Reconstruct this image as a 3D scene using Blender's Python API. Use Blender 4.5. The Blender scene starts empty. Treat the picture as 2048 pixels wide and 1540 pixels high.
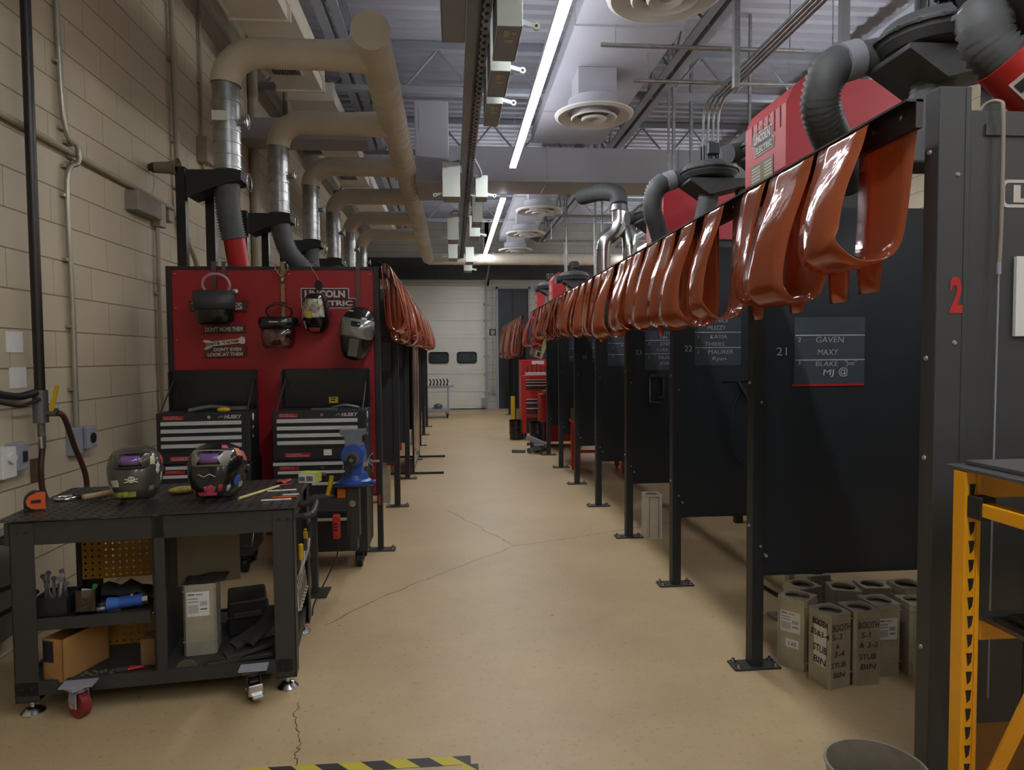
import bpy, math, random
from mathutils import Vector, Matrix, Euler
PI = math.pi
D = bpy.data
COL = bpy.context.scene.collection
SC = bpy.context.scene
random.seed(7)

# ------------------------------------------------------------------ camera, world, exposure
cam_d = D.cameras.new('camera'); cam = D.objects.new('camera', cam_d); COL.objects.link(cam)
cam_d.sensor_width = 36.0; cam_d.lens = 36.0 * 1365 / 2048; cam_d.clip_start = 0.05
Yc = Vector((-119, 58, -1365)).normalized()
Zc = Vector((-.008, 1., 0)); Zc.z = -(Zc.x*Yc.x + Zc.y*Yc.y)/Yc.z; Zc.normalize()
Xc = Yc.cross(Zc)
R = Matrix((Xc, Yc, Zc))            # rows = world axes seen from the camera -> camera to world rotation
cam.matrix_world = Matrix.Translation((0, 0, 1.65)) @ R.to_4x4()
SC.camera = cam
w = D.worlds.new('world'); SC.world = w; w.use_nodes = True
w.node_tree.nodes['Background'].inputs[0].default_value = (.5, .5, .55, 1)
w.node_tree.nodes['Background'].inputs[1].default_value = .3
SC.view_settings.view_transform = 'Standard'; SC.view_settings.look = 'None'
SC.view_settings.gamma = 1; SC.view_settings.exposure = 1.35
SC.view_settings.use_curve_mapping = False
LED = 26.0      # emission of the ceiling light strips

# ------------------------------------------------------------------ materials
def srgb(h):
    r = [int(h[i:i+2], 16)/255 for i in (0, 2, 4)]
    return tuple((x/12.92 if x <= .04045 else ((x+.055)/1.055)**2.4) for x in r) + (1,)
MATS = {}
def mat(name, col, rough=.5, metal=0., var=.12, scale=6., bump=0., bscale=40., spec=.5, coat=0.):
    """painted or metal surface with slight procedural variation of tone and relief"""
    if name in MATS: return MATS[name]
    m = D.materials.new(name); m.use_nodes = True; nt = m.node_tree; b = nt.nodes['Principled BSDF']
    c = srgb(col) if isinstance(col, str) else col
    tc = nt.nodes.new('ShaderNodeTexCoord')
    if var:
        n = nt.nodes.new('ShaderNodeTexNoise'); n.inputs['Scale'].default_value = scale; n.inputs['Detail'].default_value = 5
        r = nt.nodes.new('ShaderNodeValToRGB')
        r.color_ramp.elements[0].position = .3; r.color_ramp.elements[1].position = .7
        r.color_ramp.elements[0].color = tuple(x*(1-var) for x in c[:3])+(1,)
        r.color_ramp.elements[1].color = tuple(min(1, x*(1+var)) for x in c[:3])+(1,)
        nt.links.new(tc.outputs['Object'], n.inputs['Vector']); nt.links.new(n.outputs['Fac'], r.inputs[0])
        nt.links.new(r.outputs[0], b.inputs['Base Color'])
    else:
        b.inputs['Base Color'].default_value = c
    b.inputs['Roughness'].default_value = rough; b.inputs['Metallic'].default_value = metal
    b.inputs['Specular IOR Level'].default_value = spec
    b.inputs['Coat Weight'].default_value = coat
    if bump:
        n2 = nt.nodes.new('ShaderNodeTexNoise'); n2.inputs['Scale'].default_value = bscale; n2.inputs['Detail'].default_value = 4
        bp = nt.nodes.new('ShaderNodeBump'); bp.inputs['Strength'].default_value = bump; bp.inputs['Distance'].default_value = .01
        nt.links.new(tc.outputs['Object'], n2.inputs['Vector']); nt.links.new(n2.outputs['Fac'], bp.inputs['Height'])
        nt.links.new(bp.outputs[0], b.inputs['Normal'])
    MATS[name] = m; return m
BLK = mat('black_powder_coat', '202325', .5, 0, .15, 3, .05, 200)
PANEL = mat('dark_booth_panel', '272e35', .42, 0, .12, 1.5, .04, 150)
GREYP = mat('grey_booth_panel', '3a3c3d', .5, 0, .08, 1.5, .04, 150)
CHAR = mat('charcoal_bench_paint', '2f2e2c', .55, 0, .12, 4, .05, 200)
RED = mat('red_panel_paint', '9c1f27', .38, 0, .1, 1.2, .02, 100)
REDM = mat('red_moulded_plastic', 'b02a35', .5, 0, .06, 3, .04, 300)
REDA = mat('red_arm_paint', 'b02320', .4, 0, .08, 4)
REDC = mat('red_cabinet_paint', 'b52a24', .4, 0, .08, 4)
ORNG = mat('orange_stand_paint', 'c83c1a', .45, 0, .1, 4)
WHT = mat('white_paint', 'cfcfca', .5, 0, .05, 5)
PAPER = mat('white_paper', 'd8d8d4', .7, 0, .04, 8)
BEIGE = mat('beige_duct_paint', 'd2cbba', .5, 0, .07, 2.5, .06, 12)
CDUCT = mat('pale_grey_duct_paint', 'a7a8b0', .6, 0, .06, 1.2, .03, 6)
CEIL = mat('ceiling_deck_paint', '9a9aa2', .65, 0, .1, 1.0)
STEELP = mat('grey_painted_steel', '8f939c', .5, 0, .1, 3)
GALV = mat('galvanised_steel', 'a9adad', .34, .85, .22, 14, .04, 30)
SILV = mat('bright_steel', 'c9cacb', .22, 1, .06, 20)
ALU = mat('brushed_aluminium_pull', 'c4c5c2', .4, .1, .04, 20)
STUB = mat('stained_steel_can', 'aba694', .36, .35, .14, 9, .05, 12)
RUB = mat('black_rubber', '141414', .6, 0, .1, 8)
HOSE = mat('charcoal_flex_hose', '525557', .6, 0, .15, 12)
GLOSSB = mat('glossy_black_shell', '121314', .22, 0, .1, 5, coat=.3)
YEL = mat('yellow_rack_paint', 'eaa614', .4, 0, .06, 5)
YPEG = mat('yellow_pegboard_paint', '9a6c12', .5, 0, .1, 6)
CARD = mat('brown_cardboard', 'a07440', .8, 0, .08, 7)
BLUE = mat('blue_vise_paint', '2a4fa0', .4, 0, .1, 8)
WALLB = mat('bare_cast_metal', '6f7072', .4, .7, .15, 12)
CREAM = mat('cream_pipe_paint', 'a49c88', .5, 0, .08, 5)
BOXW = mat('pale_switch_box', 'c6cfc6', .5, 0, .03, 5)
BOXG = mat('grey_switch_box', '8b95a2', .5, 0, .06, 5)
HOSER = mat('dark_red_rubber_hose', '3f1f1a', .5, 0, .1, 8)
ORNB = mat('orange_black_case', 'd3581a', .5, 0, .05, 8)
WOOD = mat('pale_wood', 'b79e72', .6, 0, .12, 20)
SIGNB = mat('brown_tin_sign', '4a3a30', .5, .2, .2, 15)
CHALK = mat('white_chalk', 'b9bdbd', .9, 0, .1, 60)
BOARD = mat('chalkboard_film', '434d57', .38, 0, .14, 4)
RLINE = mat('red_tape', 'b3201f', .6, 0, .05, 8)
LETT = mat('pale_lettering', 'c3bcb6', .6, 0, .03, 8)
INK = mat('black_marker_ink', '1c1a17', .6, 0, .1, 30)
STKR = mat('red_sticker', 'a81f26', .5, 0, .05, 8)
PURP = mat('purple_filter_lens', '6a4a86', .08, 0, .05, 8, coat=.5)
DGLS = mat('dark_glass_lens', '101214', .05, 0, .05, 8, coat=.5)
YLW = mat('yellow_plastic', 'c6a21c', .45, 0, .06, 9)
GRN = mat('green_plastic', '2f7a3c', .45, 0, .06, 9)
DOORW = mat('cream_steel_door', 'dedfd6', .5, 0, .05, 1.5, .02, 20)
DARKD = mat('dark_blue_grey_door', '2a3036', .45, 0, .08, 2)
SKULL = mat('pale_sticker_print', 'b8b6a6', .6, 0, .3, 60)
PINK = mat('pink_headband', 'b08a90', .6, 0, .05, 9)
LEATH = mat('grey_strap_webbing', '5a4c48', .8, 0, .1, 60)

def glass_mat(name, col, alpha, rough=.05):
    m = D.materials.new(name); m.use_nodes = True; nt = m.node_tree; nt.nodes.clear()
    o = nt.nodes.new('ShaderNodeOutputMaterial'); t = nt.nodes.new('ShaderNodeBsdfTransparent'); t.inputs[0].default_value = srgb(col)
    g = nt.nodes.new('ShaderNodeBsdfGlossy'); g.inputs['Roughness'].default_value = rough
    mx = nt.nodes.new('ShaderNodeMixShader'); mx.inputs[0].default_value = alpha
    nt.links.new(t.outputs[0], mx.inputs[1]); nt.links.new(g.outputs[0], mx.inputs[2]); nt.links.new(mx.outputs[0], o.inputs[0])
    return m
CLEAR = glass_mat('clear_visor', 'c9cccc', .12)
def vinyl(name, dcol, tcol, fac):
    """translucent welding curtain vinyl: tinted see-through film with a hard gloss"""
    m = D.materials.new(name); m.use_nodes = True; nt = m.node_tree; nt.nodes.clear()
    N = nt.nodes.new; L = nt.links.new
    o = N('ShaderNodeOutputMaterial'); t = N('ShaderNodeBsdfTransparent'); t.inputs[0].default_value = srgb(tcol)
    tr = N('ShaderNodeBsdfTranslucent'); tr.inputs[0].default_value = srgb(dcol)
    df = N('ShaderNodeBsdfDiffuse'); df.inputs[0].default_value = srgb(dcol)
    g = N('ShaderNodeBsdfGlossy'); g.inputs['Roughness'].default_value = .1; g.inputs[0].default_value = (1, 1, 1, 1)
    a = N('ShaderNodeMixShader'); a.inputs[0].default_value = .5; L(tr.outputs[0], a.inputs[1]); L(df.outputs[0], a.inputs[2])
    b = N('ShaderNodeMixShader'); b.inputs[0].default_value = fac; L(t.outputs[0], b.inputs[1]); L(a.outputs[0], b.inputs[2])
    fr = N('ShaderNodeFresnel'); fr.inputs[0].default_value = 1.4
    c = N('ShaderNodeMixShader'); L(fr.outputs[0], c.inputs[0]); L(b.outputs[0], c.inputs[1]); L(g.outputs[0], c.inputs[2])
    tc = N('ShaderNodeTexCoord'); n = N('ShaderNodeTexNoise'); n.inputs['Scale'].default_value = 7; n.inputs['Detail'].default_value = 3
    bp = N('ShaderNodeBump'); bp.inputs['Strength'].default_value = .35; bp.inputs['Distance'].default_value = .02
    L(tc.outputs['Object'], n.inputs['Vector']); L(n.outputs['Fac'], bp.inputs['Height'])
    L(bp.outputs[0], g.inputs['Normal'])
    L(c.outputs[0], o.inputs[0]); return m
VIN = vinyl('red_orange_vinyl', 'e07c50', 'd08464', .58)
VINLIT = vinyl('backlit_red_vinyl', 'e03424', 'd8402c', .72)  # far strips: glow of a red light behind them, put into the colour
VINP = vinyl('faded_pink_vinyl', 'c09a8c', 'c8a090', .85)

def emit(name, col, s):
    m = D.materials.new(name); m.use_nodes = True; nt = m.node_tree; nt.nodes.clear()
    o = nt.nodes.new('ShaderNodeOutputMaterial'); e = nt.nodes.new('ShaderNodeEmission')
    e.inputs[0].default_value = col; e.inputs[1].default_value = s; nt.links.new(e.outputs[0], o.inputs[0]); return m
LEDM = emit('led_lens', (.98, .975, 1, 1), LED)
UPM = emit('led_fill_uplight', (.92, .94, 1, 1), LED*.6)  # upward glow added as ambient fill for ceiling and upper walls

def floor_mat():
    m = D.materials.new('sealed_concrete'); m.use_nodes = True; nt = m.node_tree; b = nt.nodes['Principled BSDF']; N = nt.nodes.new; L = nt.links.new
    tc = N('ShaderNodeTexCoord')
    n1 = N('ShaderNodeTexNoise'); n1.inputs['Scale'].default_value = .8; n1.inputs['Detail'].default_value = 8; n1.inputs['Roughness'].default_value = .65
    r1 = N('ShaderNodeValToRGB'); r1.color_ramp.elements[0].position = .3; r1.color_ramp.elements[1].position = .72
    r1.color_ramp.elements[0].color = srgb('a18c6a'); r1.color_ramp.elements[1].color = srgb('b9a47d')
    n2 = N('ShaderNodeTexNoise'); n2.inputs['Scale'].default_value = 45; n2.inputs['Detail'].default_value = 4
    r2 = N('ShaderNodeValToRGB'); r2.color_ramp.elements[0].position = .26; r2.color_ramp.elements[1].position = .4
    r2.color_ramp.elements[0].color = (.72, .68, .62, 1); r2.color_ramp.elements[1].color = (1, 1, 1, 1)
    v = N('ShaderNodeTexVoronoi'); v.inputs['Scale'].default_value = 2.2
    r3 = N('ShaderNodeValToRGB'); r3.color_ramp.elements[0].position = .012; r3.color_ramp.elements[1].position = .022
    r3.color_ramp.elements[0].color = (.3, .26, .2, 1); r3.color_ramp.elements[1].color = (1, 1, 1, 1)
    m1 = N('ShaderNodeMix'); m1.data_type = 'RGBA'; m1.blend_type = 'MULTIPLY'; m1.inputs[0].default_value = 1
    m2 = N('ShaderNodeMix'); m2.data_type = 'RGBA'; m2.blend_type = 'MULTIPLY'; m2.inputs[0].default_value = 1
    for q in (n1, n2, v): L(tc.outputs['Object'], q.inputs['Vector'])
    L(n1.outputs['Fac'], r1.inputs[0]); L(n2.outputs['Fac'], r2.inputs[0]); L(v.outputs['Distance'], r3.inputs[0])
    L(r1.outputs[0], m1.inputs[6]); L(r2.outputs[0], m1.inputs[7]); L(m1.outputs[2], m2.inputs[6]); L(r3.outputs[0], m2.inputs[7])
    L(m2.outputs[2], b.inputs['Base Color'])
    mr = N('ShaderNodeMapRange'); mr.inputs['To Min'].default_value = .34; mr.inputs['To Max'].default_value = .6
    L(n1.outputs['Fac'], mr.inputs[0]); L(mr.outputs[0], b.inputs['Roughness'])
    bp = N('ShaderNodeBump'); bp.inputs['Strength'].default_value = .08; L(n2.outputs['Fac'], bp.inputs['Height']); L(bp.outputs[0], b.inputs['Normal'])
    return m
def block_mat(name, c1, c2, cm, swap):
    m = D.materials.new(name); m.use_nodes = True; nt = m.node_tree; b = nt.nodes['Principled BSDF']; N = nt.nodes.new; L = nt.links.new
    tc = N('ShaderNodeTexCoord'); sp = N('ShaderNodeSeparateXYZ'); cb = N('ShaderNodeCombineXYZ')
    L(tc.outputs['Object'], sp.inputs[0]); L(sp.outputs['Y' if swap else 'X'], cb.inputs[0]); L(sp.outputs['Z'], cb.inputs[1])
    br = N('ShaderNodeTexBrick'); br.inputs['Scale'].default_value = 1; br.inputs['Brick Width'].default_value = .456
    br.inputs['Row Height'].default_value = .228; br.inputs['Mortar Size'].default_value = .0045; br.inputs['Mortar Smooth'].default_value = .4
    br.inputs['Color1'].default_value = srgb(c1); br.inputs['Color2'].default_value = srgb(c2); br.inputs['Mortar'].default_value = srgb(cm)
    L(cb.outputs[0], br.inputs['Vector'])
    n = N('ShaderNodeTexNoise'); n.inputs['Scale'].default_value = 2; n.inputs['Detail'].default_value = 5; L(tc.outputs['Object'], n.inputs['Vector'])
    mr = N('ShaderNodeMapRange'); mr.inputs['To Min'].default_value = .86; mr.inputs['To Max'].default_value = 1.1; L(n.outputs['Fac'], mr.inputs[0])
    mx = N('ShaderNodeMix'); mx.data_type = 'RGBA'; mx.blend_type = 'MULTIPLY'; mx.inputs[0].default_value = 1
    dv = N('ShaderNodeMath'); dv.operation = 'DIVIDE'; dv.inputs[1].default_value = .228; L(sp.outputs['Z'], dv.inputs[0])
    fr = N('ShaderNodeMath'); fr.operation = 'FRACT'; L(dv.outputs[0], fr.inputs[0])
    cp = N('ShaderNodeMath'); cp.operation = 'LESS_THAN'; cp.inputs[1].default_value = .03; L(fr.outputs[0], cp.inputs[0])
    m0 = N('ShaderNodeMix'); m0.data_type = 'RGBA'; m0.blend_type = 'MIX'; m0.inputs[7].default_value = srgb(cm)
    m0.inputs[7].default_value = tuple(q*.62 for q in srgb(cm)[:3])+(1,)
    L(cp.outputs[0], m0.inputs[0]); L(br.outputs['Color'], m0.inputs[6])
    L(m0.outputs[2], mx.inputs[6]); L(mr.outputs[0], mx.inputs[7]); L(mx.outputs[2], b.inputs['Base Color'])
    bp = N('ShaderNodeBump'); bp.inputs['Strength'].default_value = .5; bp.inputs['Distance'].default_value = .01; bp.invert = True
    L(br.outputs['Fac'], bp.inputs['Height']); L(bp.outputs[0], b.inputs['Normal']); b.inputs['Roughness'].default_value = .5
    return m
def hazard_mat():
    m = D.materials.new('hazard_tape'); m.use_nodes = True; nt = m.node_tree; b = nt.nodes['Principled BSDF']; N = nt.nodes.new; L = nt.links.new
    tc = N('ShaderNodeTexCoord'); wv = N('ShaderNodeTexWave'); wv.bands_direction = 'DIAGONAL'; wv.inputs['Scale'].default_value = 3.4
    r = N('ShaderNodeValToRGB'); r.color_ramp.interpolation = 'CONSTANT'; r.color_ramp.elements[1].position = .5
    r.color_ramp.elements[0].color = srgb('2b2a26'); r.color_ramp.elements[1].color = srgb('b3a52a')
    L(tc.outputs['Object'], wv.inputs['Vector']); L(wv.outputs['Fac'], r.inputs[0]); L(r.outputs[0], b.inputs['Base Color'])
    b.inputs['Roughness'].default_value = .5; return m

# ------------------------------------------------------------------ mesh building
class B:
    def __init__(s): s.v = []; s.f = []; s.s = []
    def add(s, vs, fs, smooth=False, M=None):
        o = len(s.v)
        for p in vs:
            p = Vector(p); s.v.append(M @ p if M is not None else p)
        for f in fs: s.f.append([i+o for i in f]); s.s.append(smooth)
        return s
    def box(s, x0, x1, y0, y1, z0, z1, M=None, ch=0.):
        if ch:
            pts = [(x0+ch, y0), (x1-ch, y0), (x1, y0+ch), (x1, y1-ch), (x1-ch, y1), (x0+ch, y1), (x0, y1-ch), (x0, y0+ch)]
            return s.prism(pts, 'Z', z0, z1, M)
        vs = [(x, y, z) for x in (x0, x1) for y in (y0, y1) for z in (z0, z1)]
        return s.add(vs, [(0, 1, 3, 2), (4, 6, 7, 5), (0, 4, 5, 1), (2, 3, 7, 6), (0, 2, 6, 4), (1, 5, 7, 3)], False, M)
    def prism(s, poly, axis, a, b, M=None, smooth=False):
        f = {'Z': lambda p, h: (p[0], p[1], h), 'Y': lambda p, h: (p[0], h, p[1]), 'X': lambda p, h: (h, p[0], p[1])}[axis]
        n = len(poly)
        vs = [f(p, a) for p in poly]+[f(p, b) for p in poly]
        s.add(vs, [tuple(range(n-1, -1, -1)), tuple(range(n, 2*n))], False, M)
        return s.add(vs, [(i, (i+1) % n, n+(i+1) % n, n+i) for i in range(n)], smooth, M)
    def tube(s, pts, r, n=12, caps=True, M=None, closed=False, smooth=True):
        pts = [Vector(p) for p in pts]; k = len(pts)
        rs = r if isinstance(r, (list, tuple)) else [r]*k
        vs = []; nrm = None
        for i, p in enumerate(pts):
            a = pts[i-1] if (i > 0 or closed) else p; c = pts[(i+1) % k] if (i < k-1 or closed) else p
            t = (c-a).normalized()
            if nrm is None:
                nrm = t.orthogonal().normalized()
            else:
                nrm = (nrm - t*nrm.dot(t))
                nrm = nrm.normalized() if nrm.length > 1e-6 else t.orthogonal().normalized()
            bn = t.cross(nrm)
            for j in range(n):
                an = 2*PI*(j+.5)/n; vs.append(p+(nrm*math.cos(an)+bn*math.sin(an))*rs[i])
        fs = [(i*n+j, i*n+(j+1) % n, (i+1)*n+(j+1) % n, (i+1)*n+j) for i in range(k-1) for j in range(n)]
        if closed: fs += [((k-1)*n+j, (k-1)*n+(j+1) % n, (j+1) % n, j) for j in range(n)]
        s.add(vs, fs, smooth, M)
        if caps and not closed:
            s.add(vs[:n], [tuple(range(n-1, -1, -1))], False, M); s.add(vs[-n:], [tuple(range(n))], False, M)
        return s
    def cyl(s, p0, p1, r0, r1=None, n=16, caps=True, M=None):
        return s.tube([p0, p1], [r0, r0 if r1 is None else r1], n, caps, M)
    def lathe(s, prof, n=24, M=None, smooth=True, a0=0, a1=2*PI):
        full = abs(a1-a0-2*PI) < 1e-6; m = n if full else n+1
        for (ra, za), (rb, zb) in zip(prof[:-1], prof[1:]):
            vs = []
            for j in range(m):
                a = a0+(a1-a0)*j/n
                vs += [(ra*math.cos(a), ra*math.sin(a), za), (rb*math.cos(a), rb*math.sin(a), zb)]
            fs = [(2*j, 2*((j+1) % m), 2*((j+1) % m)+1, 2*j+1) for j in range(n)]
            s.add(vs, fs, smooth, M)
        return s
    def sphere(s, c, r, n=14, M=None, sc=(1, 1, 1)):
        pr = [(max(1e-5, math.sin(PI*i/8)), -math.cos(PI*i/8)) for i in range(9)]
        MM = Matrix.Translation(c) @ Matrix.Diagonal((r*sc[0], r*sc[1], r*sc[2], 1))
        if M is not None: MM = M @ MM
        vs = []
        for ra, z in pr:
            for j in range(n): vs.append((ra*math.cos(2*PI*j/n), ra*math.sin(2*PI*j/n), z))
        return s.add(vs, [(i*n+j, i*n+(j+1) % n, (i+1)*n+(j+1) % n, (i+1)*n+j) for i in range(8) for j in range(n)], True, MM)
    def grid(s, rows, smooth=True, M=None, closed=False):
        n = len(rows[0]); vs = [p for r in rows for p in r]; k = len(rows)
        fs = [(i*n+j, i*n+j+1, (i+1)*n+j+1, (i+1)*n+j) for i in range(k-1) for j in range(n-1)]
        return s.add(vs, fs, smooth, M)
    def build(s, name, m, parent=None, bevel=0., solid=0., kind=None, label=None):
        me = D.meshes.new(name); me.from_pydata([tuple(p) for p in s.v], [], s.f); me.materials.append(m)
        me.polygons.foreach_set('use_smooth', s.s); me.update()
        ob = D.objects.new(name, me); COL.objects.link(ob)
        if parent is not None: ob.parent = parent
        if solid:
            q = ob.modifiers.new('solid', 'SOLIDIFY'); q.thickness = solid; q.offset = 0
        if bevel:
            q = ob.modifiers.new('bevel', 'BEVEL'); q.width = bevel; q.segments = 2; q.limit_method = 'ANGLE'; q.angle_limit = math.radians(50)
        if kind: ob['kind'] = kind
        if label: ob['label'] = label
        return ob
def tag(o, label, cat, group=None):
    o['label'] = label; o['category'] = cat
    if group: o['group'] = group
    return o
def T(name, label, cat, loc=(0, 0, 0), rz=0., group=None, rot=None):
    o = D.objects.new(name, None); COL.objects.link(o); o.location = loc
    o.rotation_euler = rot if rot else (0, 0, rz); o.empty_display_size = .1
    return tag(o, label, cat, group)
def copy_tree(o, loc, rz=None, label=None, group=None, rot=None):
    r = o.copy(); COL.objects.link(r); r.location = loc
    if rz is not None: r.rotation_euler = (0, 0, rz)
    if rot is not None: r.rotation_euler = rot
    if label: r['label'] = label
    if group: r['group'] = group
    for ch in list(o.children):
        c = ch.copy(); COL.objects.link(c); c.parent = r
        for g in list(ch.children):
            d = g.copy(); COL.objects.link(d); d.parent = c
    return r
def spline(pts, k=8):
    """Catmull-Rom resampling"""
    P = [Vector(p) for p in pts]; P = [P[0]*2-P[1]]+P+[P[-1]*2-P[-2]]; out = []
    for i in range(1, len(P)-2):
        for j in range(k):
            t = j/k; a, b, c, d = P[i-1:i+3]
            out.append(.5*((2*b)+(c-a)*t+(2*a-5*b+4*c-d)*t*t+(3*b-a-3*c+d)*t**3))
    out.append(P[-2]); return out
def hose(b, pts, r, pitch=.024, n=24, amp=.075):
    pitch = min(pitch, .024)
    s = spline(pts, 24); L = sum((s[i+1]-s[i]).length for i in range(len(s)-1)); k = max(6, int(L/pitch)*2)
    out = []; acc = 0; i = 0; step = L/k; pos = 0
    for q in range(k+1):
        d = q*step
        while i < len(s)-2 and acc+(s[i+1]-s[i]).length < d: acc += (s[i+1]-s[i]).length; i += 1
        sl = (s[i+1]-s[i]).length; out.append(s[i].lerp(s[i+1], min(1, (d-acc)/max(sl, 1e-6))))
    b.tube(out, [r*(1+(amp if q % 2 else -amp)) for q in range(k+1)], n)
    return b
def text(s, c, h, W=None, m=LETT, parent=None, name='lettering', rot=(PI/2, 0, 0), ext=.0004, bold=0., shear=0., align='CENTER', label=None):
    cu = D.curves.new('t', 'FONT'); cu.body = s; cu.size = h/.69; cu.extrude = ext; cu.offset = bold*h; cu.align_x = 'LEFT'; cu.shear = shear
    cu.resolution_u = 3
    to = D.objects.new('t', cu); me = D.meshes.new_from_object(to); D.objects.remove(to); D.curves.remove(cu)
    xs = [v.co.x for v in me.vertices]; x0, x1 = min(xs), max(xs); k = (W/(x1-x0)) if W else 1
    off = {'CENTER': (x0+x1)/2, 'LEFT': x0, 'RIGHT': x1}[align]
    for v in me.vertices: v.co.x = (v.co.x-off)*k; v.co.y -= h/2
    me.materials.clear(); me.materials.append(m); ob = D.objects.new(name, me); COL.objects.link(ob)
    ob.location = c; ob.rotation_euler = rot
    if parent is not None: ob.parent = parent
    if label: ob['label'] = label
    return ob
def rrect(w, h, r, n=5):
    p = []
    for cx, cy, a in ((w/2-r, h/2-r, 0), (-w/2+r, h/2-r, PI/2), (-w/2+r, -h/2+r, PI), (w/2-r, -h/2+r, 1.5*PI)):
        for i in range(n+1): p.append((cx+r*math.cos(a+PI/2*i/n), cy+r*math.sin(a+PI/2*i/n)))
    return p
def bolts(b, pts, r=.008, axis=(0, -1, 0), t=.006):
    a = Vector(axis)
    for p in pts: b.cyl(Vector(p), Vector(p)+a*t, r, r*.7, 8)
    return b
def struct(b, name, m, **k):
    o = b.build(name, m, **k); o['kind'] = 'structure'; return o

# ================================================================== THE ROOM
WX = -2.5; RX = 6.5; Y0 = -5; Y1 = 21.; ZC = 5.8
FLOOR = floor_mat()
fl = struct(B().box(WX-.2, RX+.2, Y0-.2, Y1+.2, -.1, 0), 'floor', FLOOR)
def crack(pts, wd):
    b = B(); pp = []
    for (a, c) in zip(pts[:-1], pts[1:]):
        for i in range(9):
            t = i/9; x = a[0]+(c[0]-a[0])*t; y = a[1]+(c[1]-a[1])*t
            pp.append((x+random.uniform(-.012, .012), y+random.uniform(-.012, .012)))
    pp.append(pts[-1])
    for (x0, y0), (x1, y1) in zip(pp[:-1], pp[1:]):
        d = Vector((x1-x0, y1-y0, 0)).normalized(); n = Vector((-d.y, d.x, 0))*wd*random.uniform(.5, 1.2)
        b.add([(x0-n.x, y0-n.y, .0008), (x0+n.x, y0+n.y, .0008), (x1+n.x, y1+n.y, .0008), (x1-n.x, y1-n.y, .0008)], [(0, 3, 2, 1)])
    return b.build('crack', mat('crack_dirt', '5a4a34', .9, 0, .1, 9), fl)
crack([(-.80, 4.22), (-.45, 4.75), (-.1, 5.15), (.52, 5.83), (1.0, 6.0), (1.45, 6.2), (2.3, 6.55)], .0035)
crack([(.52, 5.83), (.3, 6.35), (.0, 7.1), (-.1, 7.3)], .0028)
crack([(-.76, 3.28), (-.73, 3.1), (-.68, 2.95), (-.66, 2.8), (-.64, 2.6)], .003)
WALLM = block_mat('painted_block', 'c1b69d', 'bcb198', 'a19578', True)
WALLF = block_mat('painted_block_far', 'b0b0a8', 'acaca2', '96958a', False)
struct(B().box(WX-.2, WX, Y0-.2, Y1+.2, 0, ZC+.2), 'wall_left', WALLM)
struct(B().box(RX, RX+.2, Y0-.2, Y1+.2, 0, ZC+.2), 'wall_right', WALLM)
struct(B().box(WX, RX, Y0-.2, Y0, 0, ZC+.2), 'wall_front', WALLF)
# far wall with the garage door opening
DX0, DX1, DH = -2.35, 1.02, 3.82
bw = B().box(DX1+.005, 1.35, Y1, Y1+.2, 0, ZC+.2).box(2.4, RX, Y1, Y1+.2, 0, ZC+.2).box(1.35, 2.4, Y1, Y1+.2, 3.75, ZC+.2)
bw.box(WX, DX1+.12, Y1, Y1+.2, 3.79, ZC+.2)
struct(bw, 'wall_back', WALLF)
struct(B().box(WX, RX, Y1-.12, Y1-.003, 3.98, 4.62), 'trim_1', mat('dark_lintel', '34373b', .6))
# corrugated roof deck, ribs running across the hall
pf = []; y = Y0
while y < Y1:
    pf += [(y, ZC), (y+.09, ZC), (y+.12, ZC+.05), (y+.2, ZC+.05), (y+.23, ZC)]; y += .23
pf += [(Y1+.2, ZC), (Y1+.2, ZC+.3), (Y0, ZC+.3)]
bc = B(); n = len(pf)
for i in range(n-1):
    a, b_ = pf[i], pf[i+1]; bc.add([(WX-.2, a[0], a[1]), (RX+.2, a[0], a[1]), (RX+.2, b_[0], b_[1]), (WX-.2, b_[0], b_[1])], [(0, 1, 2, 3)])
struct(bc, 'ceiling', CEIL)

# garage door
gd = T('door_1', '', ''); del gd['label']; del gd['category']; gd['kind'] = 'structure'; gd.location = (0, Y1+.05, 0)
nsec = 7; hs = DH/nsec
b = B()
for i in range(nsec):
    z = i*hs; b.box(DX0, DX1, 0, .05, z+.006, z+hs-.006)
    for q in range(1, 4 if i > 4 else 2): b.box(DX0, DX1, -.006, 0, z+hs*q/4-.008, z+hs*q/4+.008)
b.box(DX0, DX1, .02, .045, 0, DH)
b.build('door_panel', DOORW, gd, bevel=.004)
for cx in (-.42, .44):
    b = B(); o = rrect(.62, .36, .09); i_ = rrect(.52, .26, .07)
    vs = [(cx+p[0], -.03, 1.60+p[1]) for p in o]+[(cx+p[0], -.03, 1.60+p[1]) for p in i_]+[(cx+p[0], .0, 1.60+p[1]) for p in o]+[(cx+p[0], .0, 1.60+p[1]) for p in i_]
    k = len(o)
    b.add(vs, [(j, (j+1) % k, k+(j+1) % k, k+j) for j in range(k)]+[(j, 2*k+j, 2*k+(j+1) % k, (j+1) % k) for j in range(k)]+[(k+j, k+(j+1) % k, 3*k+(j+1) % k, 3*k+j) for j in range(k)])
    wf = b.build('window_frame', RUB, gd)
    B().prism([(cx+p[0], 1.60+p[1]) for p in i_], 'Y', -.012, -.008).build('window_pane', mat('night_window', '3b444a', .15), wf)
B().box(DX0, DX1, -.02, .04, -.0, .03).build('bottom_seal', RUB, gd)
gt = B().box(DX1-.02, DX1+.05, -.14, -.06, .0, 3.9)
for z in (.5, 1.05, 1.6, 2.15, 2.7, 3.2): gt.box(DX1-.06, DX1+.1, -.09, -.03, z, z+.05)
gt.box(DX1-.15, DX1+.06, -.16, -.1, .12, .35)
gt.build('door_track', STEELP, gd)
bp = B()
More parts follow.
